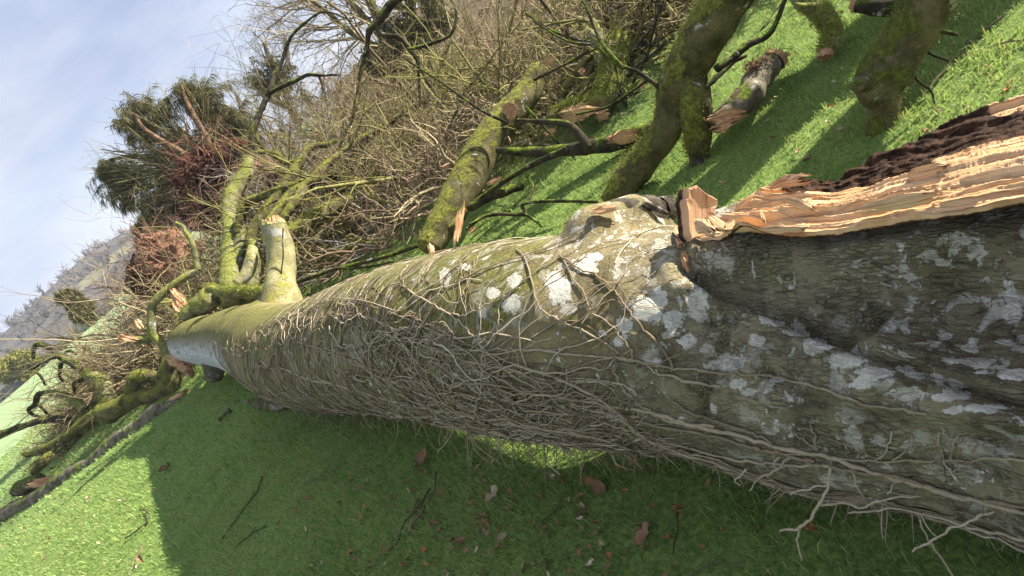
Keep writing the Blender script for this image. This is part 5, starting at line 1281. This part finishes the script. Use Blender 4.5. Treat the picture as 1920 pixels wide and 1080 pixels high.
def conifer():
    dd = 12.6; rg = np.random.default_rng(55)
    t = thing('uprooted_conifer', 'uprooted conifer with drooping dark foliage and a red earth root plate', 'fallen tree', W(430, 440, dd))
    root_plate(t, W(432, 350, dd - 0.4), 0.86, CAM - W(430, 350, dd) + np.array([-3, 0, 0]), M['soil'], M['root'], 56, 130, 0.3)
    root_plate(t, W(395, 405, dd - 0.8), 0.42, CAM - W(430, 350, dd), M['soil'], M['root'], 57, 80, 0.2)
    limb_mesh([(405, 305, dd - .35, 8), (388, 262, dd - .35, 6), (368, 222, dd - .35, 5), (350, 190, dd - .3, 4), (338, 160, dd - .2, 3)], 'trunk', M['needle_trunk'], t, 12, 0.08, 58)
    limb_mesh([(398, 320, dd - .35, 6), (330, 278, dd - .35, 5), (295, 258, dd - .35, 4), (265, 235, dd - .3, 3.5), (252, 205, dd - .2, 2.5)], 'trunk', M['needle_trunk'], t, 12, 0.08, 59)
    limb_mesh([(360, 345, dd, 6), (300, 300, dd, 5), (250, 292, dd, 4), (205, 300, dd, 3)], 'trunk', M['limb_brown'], t, 12, 0.08, 60)
    lumps = [(392, 178, 34, 0), (365, 165, 24, 0.2), (345, 172, 20, 0), (400, 210, 26, .2), (262, 205, 30, 0), (238, 228, 24, 0), (290, 205, 18, .1), (258, 245, 20, .2), (212, 308, 26, 0), (192, 312, 16, 0), (215, 345, 30, .1), (238, 378, 14, 0), (245, 330, 22, .3), (300, 300, 36, .5), (325, 250, 22, .5),
             (300, 340, 46, .3), (340, 370, 46, .3), (285, 375, 34, .3), (345, 300, 44, .5), (430, 235, 30, .2), (450, 250, 18, .1), (440, 215, 22, 0), (415, 255, 34, .3), (275, 400, 20, 0)]
    TP_, TD_, TL_ = [], [], []
    base = W(398, 315, dd); bs, bd, bl = [], [], []
    for (x, y, r, back) in lumps:
        c = W(x, y, dd + back); R_ = r * dd / FPX
        m_ = 9 + int(r / 4); e = c + rg.normal(0, R_ * 0.45, (m_, 3)); s0 = base + rg.normal(0, 0.25, (m_, 3)); TP_.append(s0); TD_.append(e - s0); TL_.append(np.linalg.norm(e - s0, axis=1))
        nb_ = int(7 + r * 0.45); o_ = unit(c - base)
        bs.append(c - o_ * R_ * 0.5 + rg.normal(0, R_ * 0.35, (nb_, 3))); bd.append(o_ + rg.normal(0, 0.75, (nb_, 3)) + np.array([-0.1, 0, 0.25])); bl.append(R_ * rg.uniform(0.9, 1.9, nb_))
    bs = np.vstack(bs); bd = np.vstack(bd); bl = np.concatenate(bl)
    Pb, Rb = grow(bs, bd, bl, np.full(len(bs), 0.009), 9, 0.12, np.array([-0.03, 0, -0.17]), rg)
    per_ = 80; n = len(bs) * per_; ix = np.repeat(np.arange(len(bs)), per_); u = rg.uniform(0.1, 8.0, n) ** 1.0; k_ = np.minimum(u.astype(int), 7); f_ = (u - k_)[:, None]
    S = Pb[ix, k_] * (1 - f_) + Pb[ix, k_ + 1] * f_ + rg.normal(0, 0.022, (n, 3))
    D = unit(Pb[ix, k_ + 1] - Pb[ix, k_]) * 0.6 + np.array([-0.1, 0, -0.45]) + rg.normal(0, 0.42, (n, 3))
    V, F = blades(S, D, rg.uniform(0.07, 0.19, n), rg.uniform(0.003, 0.009, n), rg, 0.45)
    mesh('foliage', V, F, M['needle'], t, True, {'rnd': np.repeat(np.clip(rg.beta(1.5, 2.2, len(bs))[ix] * 0.6 + 0.5 * rg.random(n), 0, 1), 5)}, 'stuff')
    V, Q = tubes(Pb, Rb, 3); mesh('branchlets', V, Q, M['tw_brown'], t, True, {'rnd': np.repeat(rg.random(len(bs)), 27)}, 'stuff')
    s0 = np.vstack(TP_); d0 = np.vstack(TD_); l0 = np.concatenate(TL_)
    P, R = grow(s0, d0, l0, rg.uniform(0.008, 0.02, len(s0)), 8, 0.05, np.array([0, 0, 0.02]), rg)
    P2, R2 = grow(*children(P, R, 5, 0.25, 0.5, rg, 0.3), 5, 0.15, np.array([0, 0, -0.08]), rg)
    V, Q = join([tubes(P, R, 4), tubes(P2, R2, 3)])
    mesh('branches', V, Q, M['tw_olive'], t, True, {'rnd': np.concatenate([np.repeat(rg.random(len(P)), 32), np.repeat(rg.random(len(P2)), 15)])}, 'stuff')
conifer()
t = thing('root_plate', 'orange earth root plate tipped up left of the mossy stem', 'root plate', W(330, 545, 10.8))
root_plate(t, W(322, 478, 10.8), 0.52, CAM - W(322, 478, 10.8) + np.array([0, 0, 6]), M['soil_orange'], M['root_pale'], 66, 90, 0.22, 'soil')
root_plate(t, W(290, 520, 11.0), 0.45, CAM - W(322, 478, 10.8), M['soil'], M['root'], 67, 80, 0.2, 'soil')
t = thing('root_plate', 'dull red root plate half hidden in brush right of the mossy stem', 'root plate', W(545, 400, 11.3))
root_plate(t, W(500, 338, 11.3), 0.42, CAM - W(520, 330, 11.3), M['soil_orange'], M['root_pale'], 68, 90, 0.2, 'soil')

# ------------------------------------------------------------------ standing trees behind
def bare_tree(label, d, trunk_pts, tips, seed, mat, twmat, ivy=(), ivym='ivyleaf', nb=26, blen=1.6, lean=(-0.3, 0, 0.6), thick=0.03, per=(5, 4)):
    rg = np.random.default_rng(seed)
    t = thing('bare_tree', label, 'tree', W(trunk_pts[0][0][0], trunk_pts[0][0][1], d))
    S = []; D = []
    for k, pl in enumerate(trunk_pts):
        p, r = limb_mesh([(x, y, d, q) for x, y, q in pl], 'trunk', M[mat], t, 12, 0.15, seed + k)
        j = rg.integers(len(p) // 3, len(p), nb); S.append(p[j]); D.append(unit(np.gradient(p, axis=0))[j] * 0.7 + rg.normal(0, 0.6, (nb, 3)) + np.array(lean))
    S = np.vstack(S); D = np.vstack(D)
    P, R = grow(S, D, blen * rg.uniform(0.4, 1.2, len(S)), np.full(len(S), thick) * rg.uniform(0.4, 1.1, len(S)), 9, 0.12, np.array([0, 0, 0.02]), rg, 0.25)
    P2, R2 = grow(*children(P, R, per[0], 0.5, 0.45, rg), 6, 0.14, np.zeros(3), rg)
    P3, R3 = grow(*children(P2, np.maximum(R2, 0.006), per[1], 0.5, 0.5, rg), 4, 0.16, np.zeros(3), rg)
    V, Q = join([tubes(P, R, 4), tubes(P2, R2, 3), tubes(P3, R3, 3)])
    mesh('crown', V, Q, M[twmat], t, True, {'rnd': np.concatenate([np.repeat(rg.random(len(P)), 36), np.repeat(rg.random(len(P2)), 18), np.repeat(rg.random(len(P3)), 12)])}, 'stuff')
    if ivy:
        S = []
        for (x, y, r) in ivy:
            n = int(r * r * 1.6); sub_ = W(x, y, d) + rg.normal(0, r * d / FPX * 0.55, (8, 3)); u = unit(rg.normal(0, 1, (n, 3))); S.append(sub_[rg.integers(0, 8, n)] + u * (r * d / FPX) * 0.5 * rg.uniform(0.1, 1, (n, 1)) ** 0.5)
        S = np.vstack(S); n = len(S)
        V, F = blades(S, rg.normal(0, 1, (n, 3)) + np.array([-.3, 0, -.2]), rg.uniform(0.05, 0.13, n), rg.uniform(0.010, 0.022, n), rg, 0.2)
        mesh('ivy_leaves', V, F, M[ivym], t, True, {'rnd': np.repeat(rg.random(n), 5)}, 'stuff')
    return t
bare_tree('ivy-clad bare tree on the bank at the top centre', 13.5, [[(750, 170, 14), (738, 120, 13), (722, 70, 11), (700, 20, 9), (660, -60, 7), (600, -150, 5)], [(735, 125, 9), (700, 85, 7), (655, 60, 5), (610, 20, 4), (570, -10, 2.5)], [(725, 80, 8), (690, 40, 6), (640, -10, 5), (560, -60, 3)], [(748, 110, 10), (770, 30, 9), (780, -60, 8)]],
          None, 400, 'limb_brown', 'tw_brown', [(745, 110, 44), (765, 60, 50), (735, 150, 36), (720, 125, 26), (780, 110, 40), (790, 30, 50), (700, 130, 26)], nb=20, blen=2.3, lean=(-0.55, 0, 0.35), thick=0.022, per=(6, 4))
bare_tree('small grey bare tree with sparse dull leaves above the thicket', 19, [[(560, 235, 8), (540, 190, 7), (520, 150, 6), (505, 115, 5), (495, 80, 3)], [(545, 200, 6), (505, 185, 5), (480, 165, 4)], [(525, 160, 5), (540, 110, 4), (535, 70, 3)]],
          None, 420, 'limb_grey', 'tw_grey', [(510, 140, 32), (495, 165, 24), (540, 170, 30), (530, 120, 20), (490, 130, 16)], nb=22, blen=1.1, lean=(-0.2, 0, 0.2), thick=0.018)
bare_tree('twiggy grey tree between the conifer and the small grey tree', 20, [[(500, 300, 6), (470, 250, 5), (455, 215, 4), (445, 180, 3)], [(475, 260, 4), (480, 220, 3)]], None, 440, 'limb_grey', 'tw_grey', [], nb=14, blen=0.9, lean=(-0.2, 0, 0.2), thick=0.014)
def bush(name, label, cat, x, y, d, lumps, mat, seed, blade=(0.08, 0.2, 0.02, 0.05), stems=True, kk=0.9):
    rg = np.random.default_rng(seed); t = thing(name, label, cat, W(x, y, d)); S = []
    for (a, b, r) in lumps:
        n = int(r * r * kk); u = unit(rg.normal(0, 1, (n, 3))); sub_ = W(a, b, d) + rg.normal(0, r * d / FPX * 0.4, (7, 3)); S.append(sub_[rg.integers(0, 7, n)] + u * (r * d / FPX) * 0.55 * rg.uniform(0.2, 1, (n, 1)) ** 0.5)
    S = np.vstack(S); n = len(S)
    V, F = blades(S, rg.normal(0, 1, (n, 3)) + np.array([0, 0, .3]), rg.uniform(blade[0], blade[1], n), rg.uniform(blade[2], blade[3], n), rg, 0.1)
    mesh('crown', V, F, M[mat], t, True, {'rnd': np.repeat(rg.random(n), 5)}, 'stuff')
    b0 = W(x, y, d); m_ = 26
    P, R = grow(np.repeat(b0[None], m_, 0), S[rg.integers(0, n, m_)] - b0, np.linalg.norm(S[rg.integers(0, n, m_)] - b0, axis=1), np.full(m_, blade[2]), 6, 0.1, np.zeros(3), rg)
    V, Q = tubes(P, R, 4); mesh('stems', V, Q, M['tw_dark'], t, True, {'rnd': np.repeat(rg.random(m_), 24)}, 'stuff')
bush('gorse_bush', 'round yellow-green bush by the far field wall at the left edge', 'bush', 45, 712, 52, [(30, 685, 24), (48, 682, 22), (20, 695, 20), (50, 697, 18)], 'gorse', 450, (0.2, 0.5, 0.03, 0.08), kk=6)
bush('evergreen_bush', 'dark evergreen bush standing over the brush at far left', 'bush', 160, 605, 22, [(138, 562, 20), (150, 575, 22), (128, 556, 14), (160, 590, 20)], 'ivyleaf', 451, (0.08, 0.24, 0.012, 0.03), kk=7)
bush('evergreen_bush', 'shadowy evergreen below the conifer against the far hill', 'bush', 300, 450, 17, [(272, 425, 16), (285, 432, 18), (262, 432, 10)], 'needle', 452, (0.08, 0.2, 0.01, 0.025), kk=7)

# ------------------------------------------------------------------ far land
def hill():
    xs = np.linspace(-420, 260, 240); ys = np.linspace(120, 520, 90)
    X_, Y_ = np.meshgrid(xs, ys, indexing='ij')
    prof = np.interp(X_, [-420, -260, -215, -185, -150, -125, -105, -85, -60, 0, 260], [0, 4, 7.5, 10.0, 13.2, 14.6, 13.8, 11.0, 7, 5, 5])
    rise = smooth(130, 250, Y_) * (1 - 0.4 * smooth(300, 520, Y_))
    P = np.stack([X_, Y_, X_ * 0], -1)
    Z_ = -1.5 + prof * rise + (0.9 * fbm(P * 0.12, 3, 80) + 1.0 * fbm(P * 0.03, 2, 81)) * rise
    V = np.stack([X_, Y_, Z_], -1).reshape(-1, 3); idx = np.arange(len(V)).reshape(X_.shape)
    Q = np.stack([idx[:-1, :-1], idx[1:, :-1], idx[1:, 1:], idx[:-1, 1:]], -1).reshape(-1, 4)
    s = NT('hill_ground'); v = s.coord()
    col = s.mix(s.val(s.noise(v, 0.05, 6, 0.65), 0.4, 0.6), (0.075, 0.07, 0.072), (0.125, 0.115, 0.10))
    col = s.mix(s.val(s.noise(v, 0.018, 3, 0.5), 0.60, 0.64), col, (0.22, 0.215, 0.13))
    col = s.mix(s.val(s.noise(v, 0.6, 5, 0.7), 0.45, 0.7, 0, 0.6), col, (0.05, 0.048, 0.055))
    mesh('hill', V, Q, s.done(col, 1.0, None, 0.05), None, True, None, 'structure')
    # wood on the hill: reads as one mass
    rg = np.random.default_rng(90); n = 420
    x = rg.uniform(-270, -60, n); y = rg.uniform(175, 262, n)
    keep = (fbm(np.stack([x * .02, y * .02, x * 0], -1), 2, 91) > -0.25) | (y > 235); x, y = x[keep], y[keep]; n = len(x)
    pr = np.interp(x, [-420, -260, -215, -185, -150, -125, -105, -85, -60, 0, 260], [0, 4, 7.5, 10.0, 13.2, 14.6, 13.8, 11.0, 7, 5, 5]) * smooth(130, 250, y) * (1 - 0.4 * smooth(300, 520, y)) - 1.8
    hh = rg.uniform(2.2, 5.0, n); per = 12
    par = np.repeat(np.arange(n), per)
    S = np.stack([x, y, pr], -1)[par] + rg.normal(0, 0.3, (n * per, 3)) + np.array([0, 0, 1]) * (rg.random(n * per) * 0.45 * hh[par])[:, None]
    D = rg.normal(0, 0.55, (n * per, 3)) + np.array([0, 0, 0.9])
    P, R = grow(S, D, hh[par] * rg.uniform(0.3, 0.65, n * per), np.full(n * per, 0.18), 4, 0.15, np.zeros(3), rg)
    V, Q = tubes(P, R, 3)
    o = mesh('far_woodland', V, Q, M['tw_far'], None, True, {'rnd': np.repeat(np.repeat(rg.random(n), per), 12)}, 'stuff')
    tag(o, 'hazy grey leafless woodland along the far hill', 'woodland')
hill()
def field_wall():
    rg = np.random.default_rng(95)
    t = thing('stone_wall', 'low pale stone wall at the end of the far field', 'wall', (-42, 57, float(ground_z(-42, 57))))
    s = NT('wall_stone'); v = s.coord()
    mt = s.done(s.mix(s.noise(v, 2.0, 4, 0.6), (0.16, 0.14, 0.12), (0.40, 0.37, 0.32)), 0.95, None, 0.1)
    box = np.array([[x, y, z] for x in (-.5, .5) for y in (-.5, .5) for z in (0, 1)], float)
    F = np.array([[0, 1, 3, 2], [4, 6, 7, 5], [0, 4, 5, 1], [2, 3, 7, 6], [0, 2, 6, 4], [1, 5, 7, 3]])
    pts = []
    for row in range(3):
        x = -62.0 + 0.3 * row
        while x < -28:
            w = rg.uniform(0.7, 1.3); b = box * np.array([w * 0.96, rg.uniform(0.4, 0.55), 0.27 * rg.uniform(0.9, 1.05)])
            b = b + rg.normal(0, 0.02, b.shape); b += np.array([x + w / 2, 57 + rg.normal(0, 0.03) + 0.05 * (x + 40), float(ground_z(x, 57)) - 0.02 + row * 0.27])
            pts.append((b, F)); x += w
    V, Q = join(pts); mesh('stones', V, Q, mt, t, False, None, 'stuff')
field_wall()

# ------------------------------------------------------------------ thin haze over the valley
def haze():
    x0, x1, y0, y1, z0, z1 = -560, 420, -80, 640, -6.0, 32.0
    V = np.array([[x, y, z] for x in (x0, x1) for y in (y0, y1) for z in (z0, z1)], float)
    F = np.array([[0, 1, 3, 2], [4, 6, 7, 5], [0, 4, 5, 1], [2, 3, 7, 6], [0, 2, 6, 4], [1, 5, 7, 3]])
    m_ = bpy.data.materials.new('haze_air'); m_.use_nodes = True; t_ = m_.node_tree; t_.nodes.clear()
    out = t_.nodes.new('ShaderNodeOutputMaterial'); pv = t_.nodes.new('ShaderNodeVolumePrincipled')
    pv.inputs['Color'].default_value = (0.86, 0.91, 1.0, 1); pv.inputs['Density'].default_value = 0.0006
    t_.links.new(pv.outputs['Volume'], out.inputs['Volume'])
    o = mesh('haze', V, F, m_, None, False, None, 'stuff')
    tag(o, 'thin pale haze lying over the far hill', 'haze')
haze()

# ------------------------------------------------------------------ dead leaves, chips and sticks in the grass
def leaf_data(seed, L_=0.05, Wd=0.03, curl=0.5, mat='litter'):
    rg = np.random.default_rng(seed); n, m_ = 7, 5
    u = np.linspace(0, 1, n); v = np.linspace(-1, 1, m_)
    wid = Wd * 0.5 * np.sin(np.clip(u, 0.04, 0.97) * math.pi) ** 0.7
    X_ = (u[:, None] - 0.5) * L_ + 0 * v[None]; Y_ = v[None] * wid[:, None] * (1 + 0.2 * rg.normal(size=(n, 1)))
    Z_ = curl * (np.abs(Y_) ** 1.3 * 2.2 + 0.6 * (X_ ** 2) / L_) + 0.004 * rg.normal(size=(n, m_)) + 0.012
    V = np.stack([X_, Y_, Z_], -1).reshape(-1, 3); idx = np.arange(n * m_).reshape(n, m_)
    Q = np.stack([idx[:-1, :-1], idx[1:, :-1], idx[1:, 1:], idx[:-1, 1:]], -1).reshape(-1, 4)
    V2 = V - np.array([0, 0, 0.0012]); k = len(V)
    rim = np.concatenate([idx[0, :], idx[1:, -1], idx[-1, -2::-1], idx[-2:0:-1, 0]]); r2 = np.roll(rim, -1)
    me = bpy.data.meshes.new('leaf'); VV_ = np.vstack([V, V2]); F = np.vstack([Q, Q[:, ::-1] + k, np.stack([rim, rim + k, r2 + k, r2], -1)])
    me.from_pydata([tuple(p) for p in VV_], [], [tuple(int(i) for i in f) for f in F])
    me.attributes.new('rnd', 'FLOAT', 'POINT').data.foreach_set('value', np.full(len(VV_), rg.random(), np.float32))
    me.polygons.foreach_set('use_smooth', np.ones(len(F), bool))
    me.materials.append(M[mat]); return me
LEAF = {m_: [leaf_data(k * 3 + j, 0.050 + 0.012 * k, 0.030 + 0.006 * k, 0.3 + 0.5 * k, m_) for k in range(3)] for j, m_ in enumerate(('litter', 'litter_orange', 'litter_pale'))}
def leaf(px, py, mat, size, label, group=None, rg=rng):
    o = bpy.data.objects.new('fallen_leaf', LEAF[mat][int(rg.integers(0, 3))])
    scene.collection.objects.link(o)
    g = G(px, py); o.location = (g[0], g[1], float(ground_z(g[0], g[1])) + 0.012)
    o.rotation_euler = (rg.normal(0, 0.4), rg.normal(0, 0.4), rg.uniform(0, 6.28)); o.scale = (size,) * 3
    tag(o, label, 'leaf', group)
for (x, y, m_, s_, lab) in [(800, 860, 'litter', 1.7, 'large brown crumpled leaf in the shaded grass below the ivy'), (927, 940, 'litter_pale', 1.3, 'pale cream curled leaf on the shaded grass'),
        (1126, 908, 'litter', 1.3, 'dark brown folded leaf right of the pale cream leaf'), (1200, 873, 'litter_orange', 0.7, 'small bright orange leaf near the trunk underside'),
        (1220, 1012, 'litter', 1.1, 'brown crinkled leaf in the lower centre grass'), (1272, 960, 'litter_orange', 0.6, 'small reddish leaf with a stalk in the long grass'),
        (661, 1040, 'litter_orange', 1.0, 'orange-red leaf near the bottom edge'), (945, 1015, 'litter_pale', 0.8, 'pale buff leaf left of the orange cluster'),
        (1515, 998, 'litter_orange', 0.7, 'small red leaf beside the hanging ivy ends'), (315, 882, 'litter', 1.6, 'brown leaf at the tip of the stub shadow'), (100, 882, 'litter', 1.8, 'dark curled leaf clump behind the grey log')]:
    leaf(x, y, m_, s_, lab)
rgl = np.random.default_rng(77)
n = 0
while n < 230:
    x = rgl.normal(860, 230); y = rgl.uniform(800, 1085)
    if x < 520 or x > 1500 or (y < 850 + max(0, (x - 900)) * 0.12): continue
    mat = ['litter', 'litter', 'litter_orange', 'litter_pale'][int(rgl.integers(0, 4))] if rgl.random() < 0.45 else 'litter'
    leaf(x, y, mat, rgl.uniform(0.22, 0.62), 'small dead leaf scattered in the shaded grass below the trunk', 'small dead leaves in the shaded grass', rgl); n += 1
n = 0
while n < 70:
    x = rgl.uniform(1150, 1915); y = rgl.uniform(20, 420)
    if y > 420 - max(0, x - 1350) * 0.42: continue
    leaf(x, y, ['litter_pale', 'litter', 'litter_orange'][int(rgl.integers(0, 3))], rgl.uniform(0.3, 0.7), 'small pale leaf or wood flake on the grass right of the thicket', 'flakes on the right-hand grass', rgl); n += 1
for k in range(26):
    leaf(rgl.uniform(30, 340), rgl.uniform(880, 1075), ['litter_pale', 'litter'][k % 2], rgl.uniform(0.5, 1.0), 'small pale leaf in the sunlit grass at lower left', 'leaves in the sunlit grass', rgl)
STICKS = [([(415, 1013), (450, 965), (480, 925), (493, 893)], 2.6, 'thin dark stick curving through the shaded grass at lower left'),
    ([(437, 1030), (465, 1005), (500, 985)], 2.4, 'short green-brown stick below the curved dark stick'), ([(572, 908), (605, 890), (638, 876)], 3.0, 'pale peeled twig on the shaded grass'),
    ([(742, 1022), (755, 985), (785, 950), (805, 915)], 4.0, 'dark forked twig below the crumpled brown leaf'), ([(768, 1000), (778, 975), (792, 955)], 7, 'stubby grey piece of branch beside the forked twig'),
    ([(800, 945), (815, 915), (816, 885)], 3, 'thin greenish twig above the stubby grey piece'), ([(1190, 985), (1215, 982), (1232, 988)], 3, 'pale grey twig in the shaded grass right of centre'),
    ([(1265, 1040), (1268, 1000), (1270, 960)], 3, 'straight dry stalk standing in the long grass'), ([(410, 788), (422, 776), (432, 770)], 6, 'short white-tipped stick near the bark flake'),
    ([(240, 1080), (252, 1050), (268, 1022)], 3, 'pale green stalk at the bottom edge in sunlit grass'), ([(235, 1010), (262, 990), (278, 975), (276, 958), (262, 955)], 3, 'hooked green stem in the sunlit grass'),
    ([(1730, 180), (1770, 130), (1830, 70), (1880, 30)], 5, 'long thin dark branch lying on the sunlit grass at upper right'), ([(1850, 90), (1890, 78), (1930, 72)], 4, 'thin twig on the sunlit grass at the right edge'),
    ([(1010, 985), (1040, 960), (1060, 945)], 2.4, 'thin buff twig right of the pale cream leaf'), ([(1290, 640 + 440), (1330, 1062), (1400, 1052)], 3, 'brown twig lying flat at the bottom right')]
for k, (pl, r, lab) in enumerate(STICKS):
    A = np.array([G(x, y, 0.022) for x, y in pl]); dd = (A - CAM) @ FWD
    C_ = spline(np.column_stack([A, r * 0.5 * dd / FPX]), 26)
    C_[:, 2] += 0.010 * noise(C_[:, :3] * 20, k) ; C_[:, :2] += 0.008 * np.stack([noise(C_[:, :3] * 18, k + 5), noise(C_[:, :3] * 18, k + 9)], -1)
    V, Q = tubes(C_[None, :, :3], C_[None, :, 3], 6)
    st_ = thing('stick', lab, 'stick', A[0])
    mesh('stem', V, Q, M['stick'], st_, True, {'rnd': np.full(len(V), rng.uniform(0.1, 0.95))})
    if len(pl) > 2:
        m0 = C_[13, :3]; e = m0 + unit(C_[25, :3] - C_[13, :3]) * 0.05 + np.array([0.02, 0.03, 0.01]); Lp = np.linspace(0, 1, 6)[:, None]
        V, Q = tubes((m0 * (1 - Lp) + e * Lp)[None], np.full((1, 6), C_[13, 3] * 0.6), 5)
        mesh('fork', V, Q, M['stick'], st_, True, {'rnd': np.full(len(V), 0.4)})
for o in scene.objects:
    if '_loc' in o: del o['_loc']
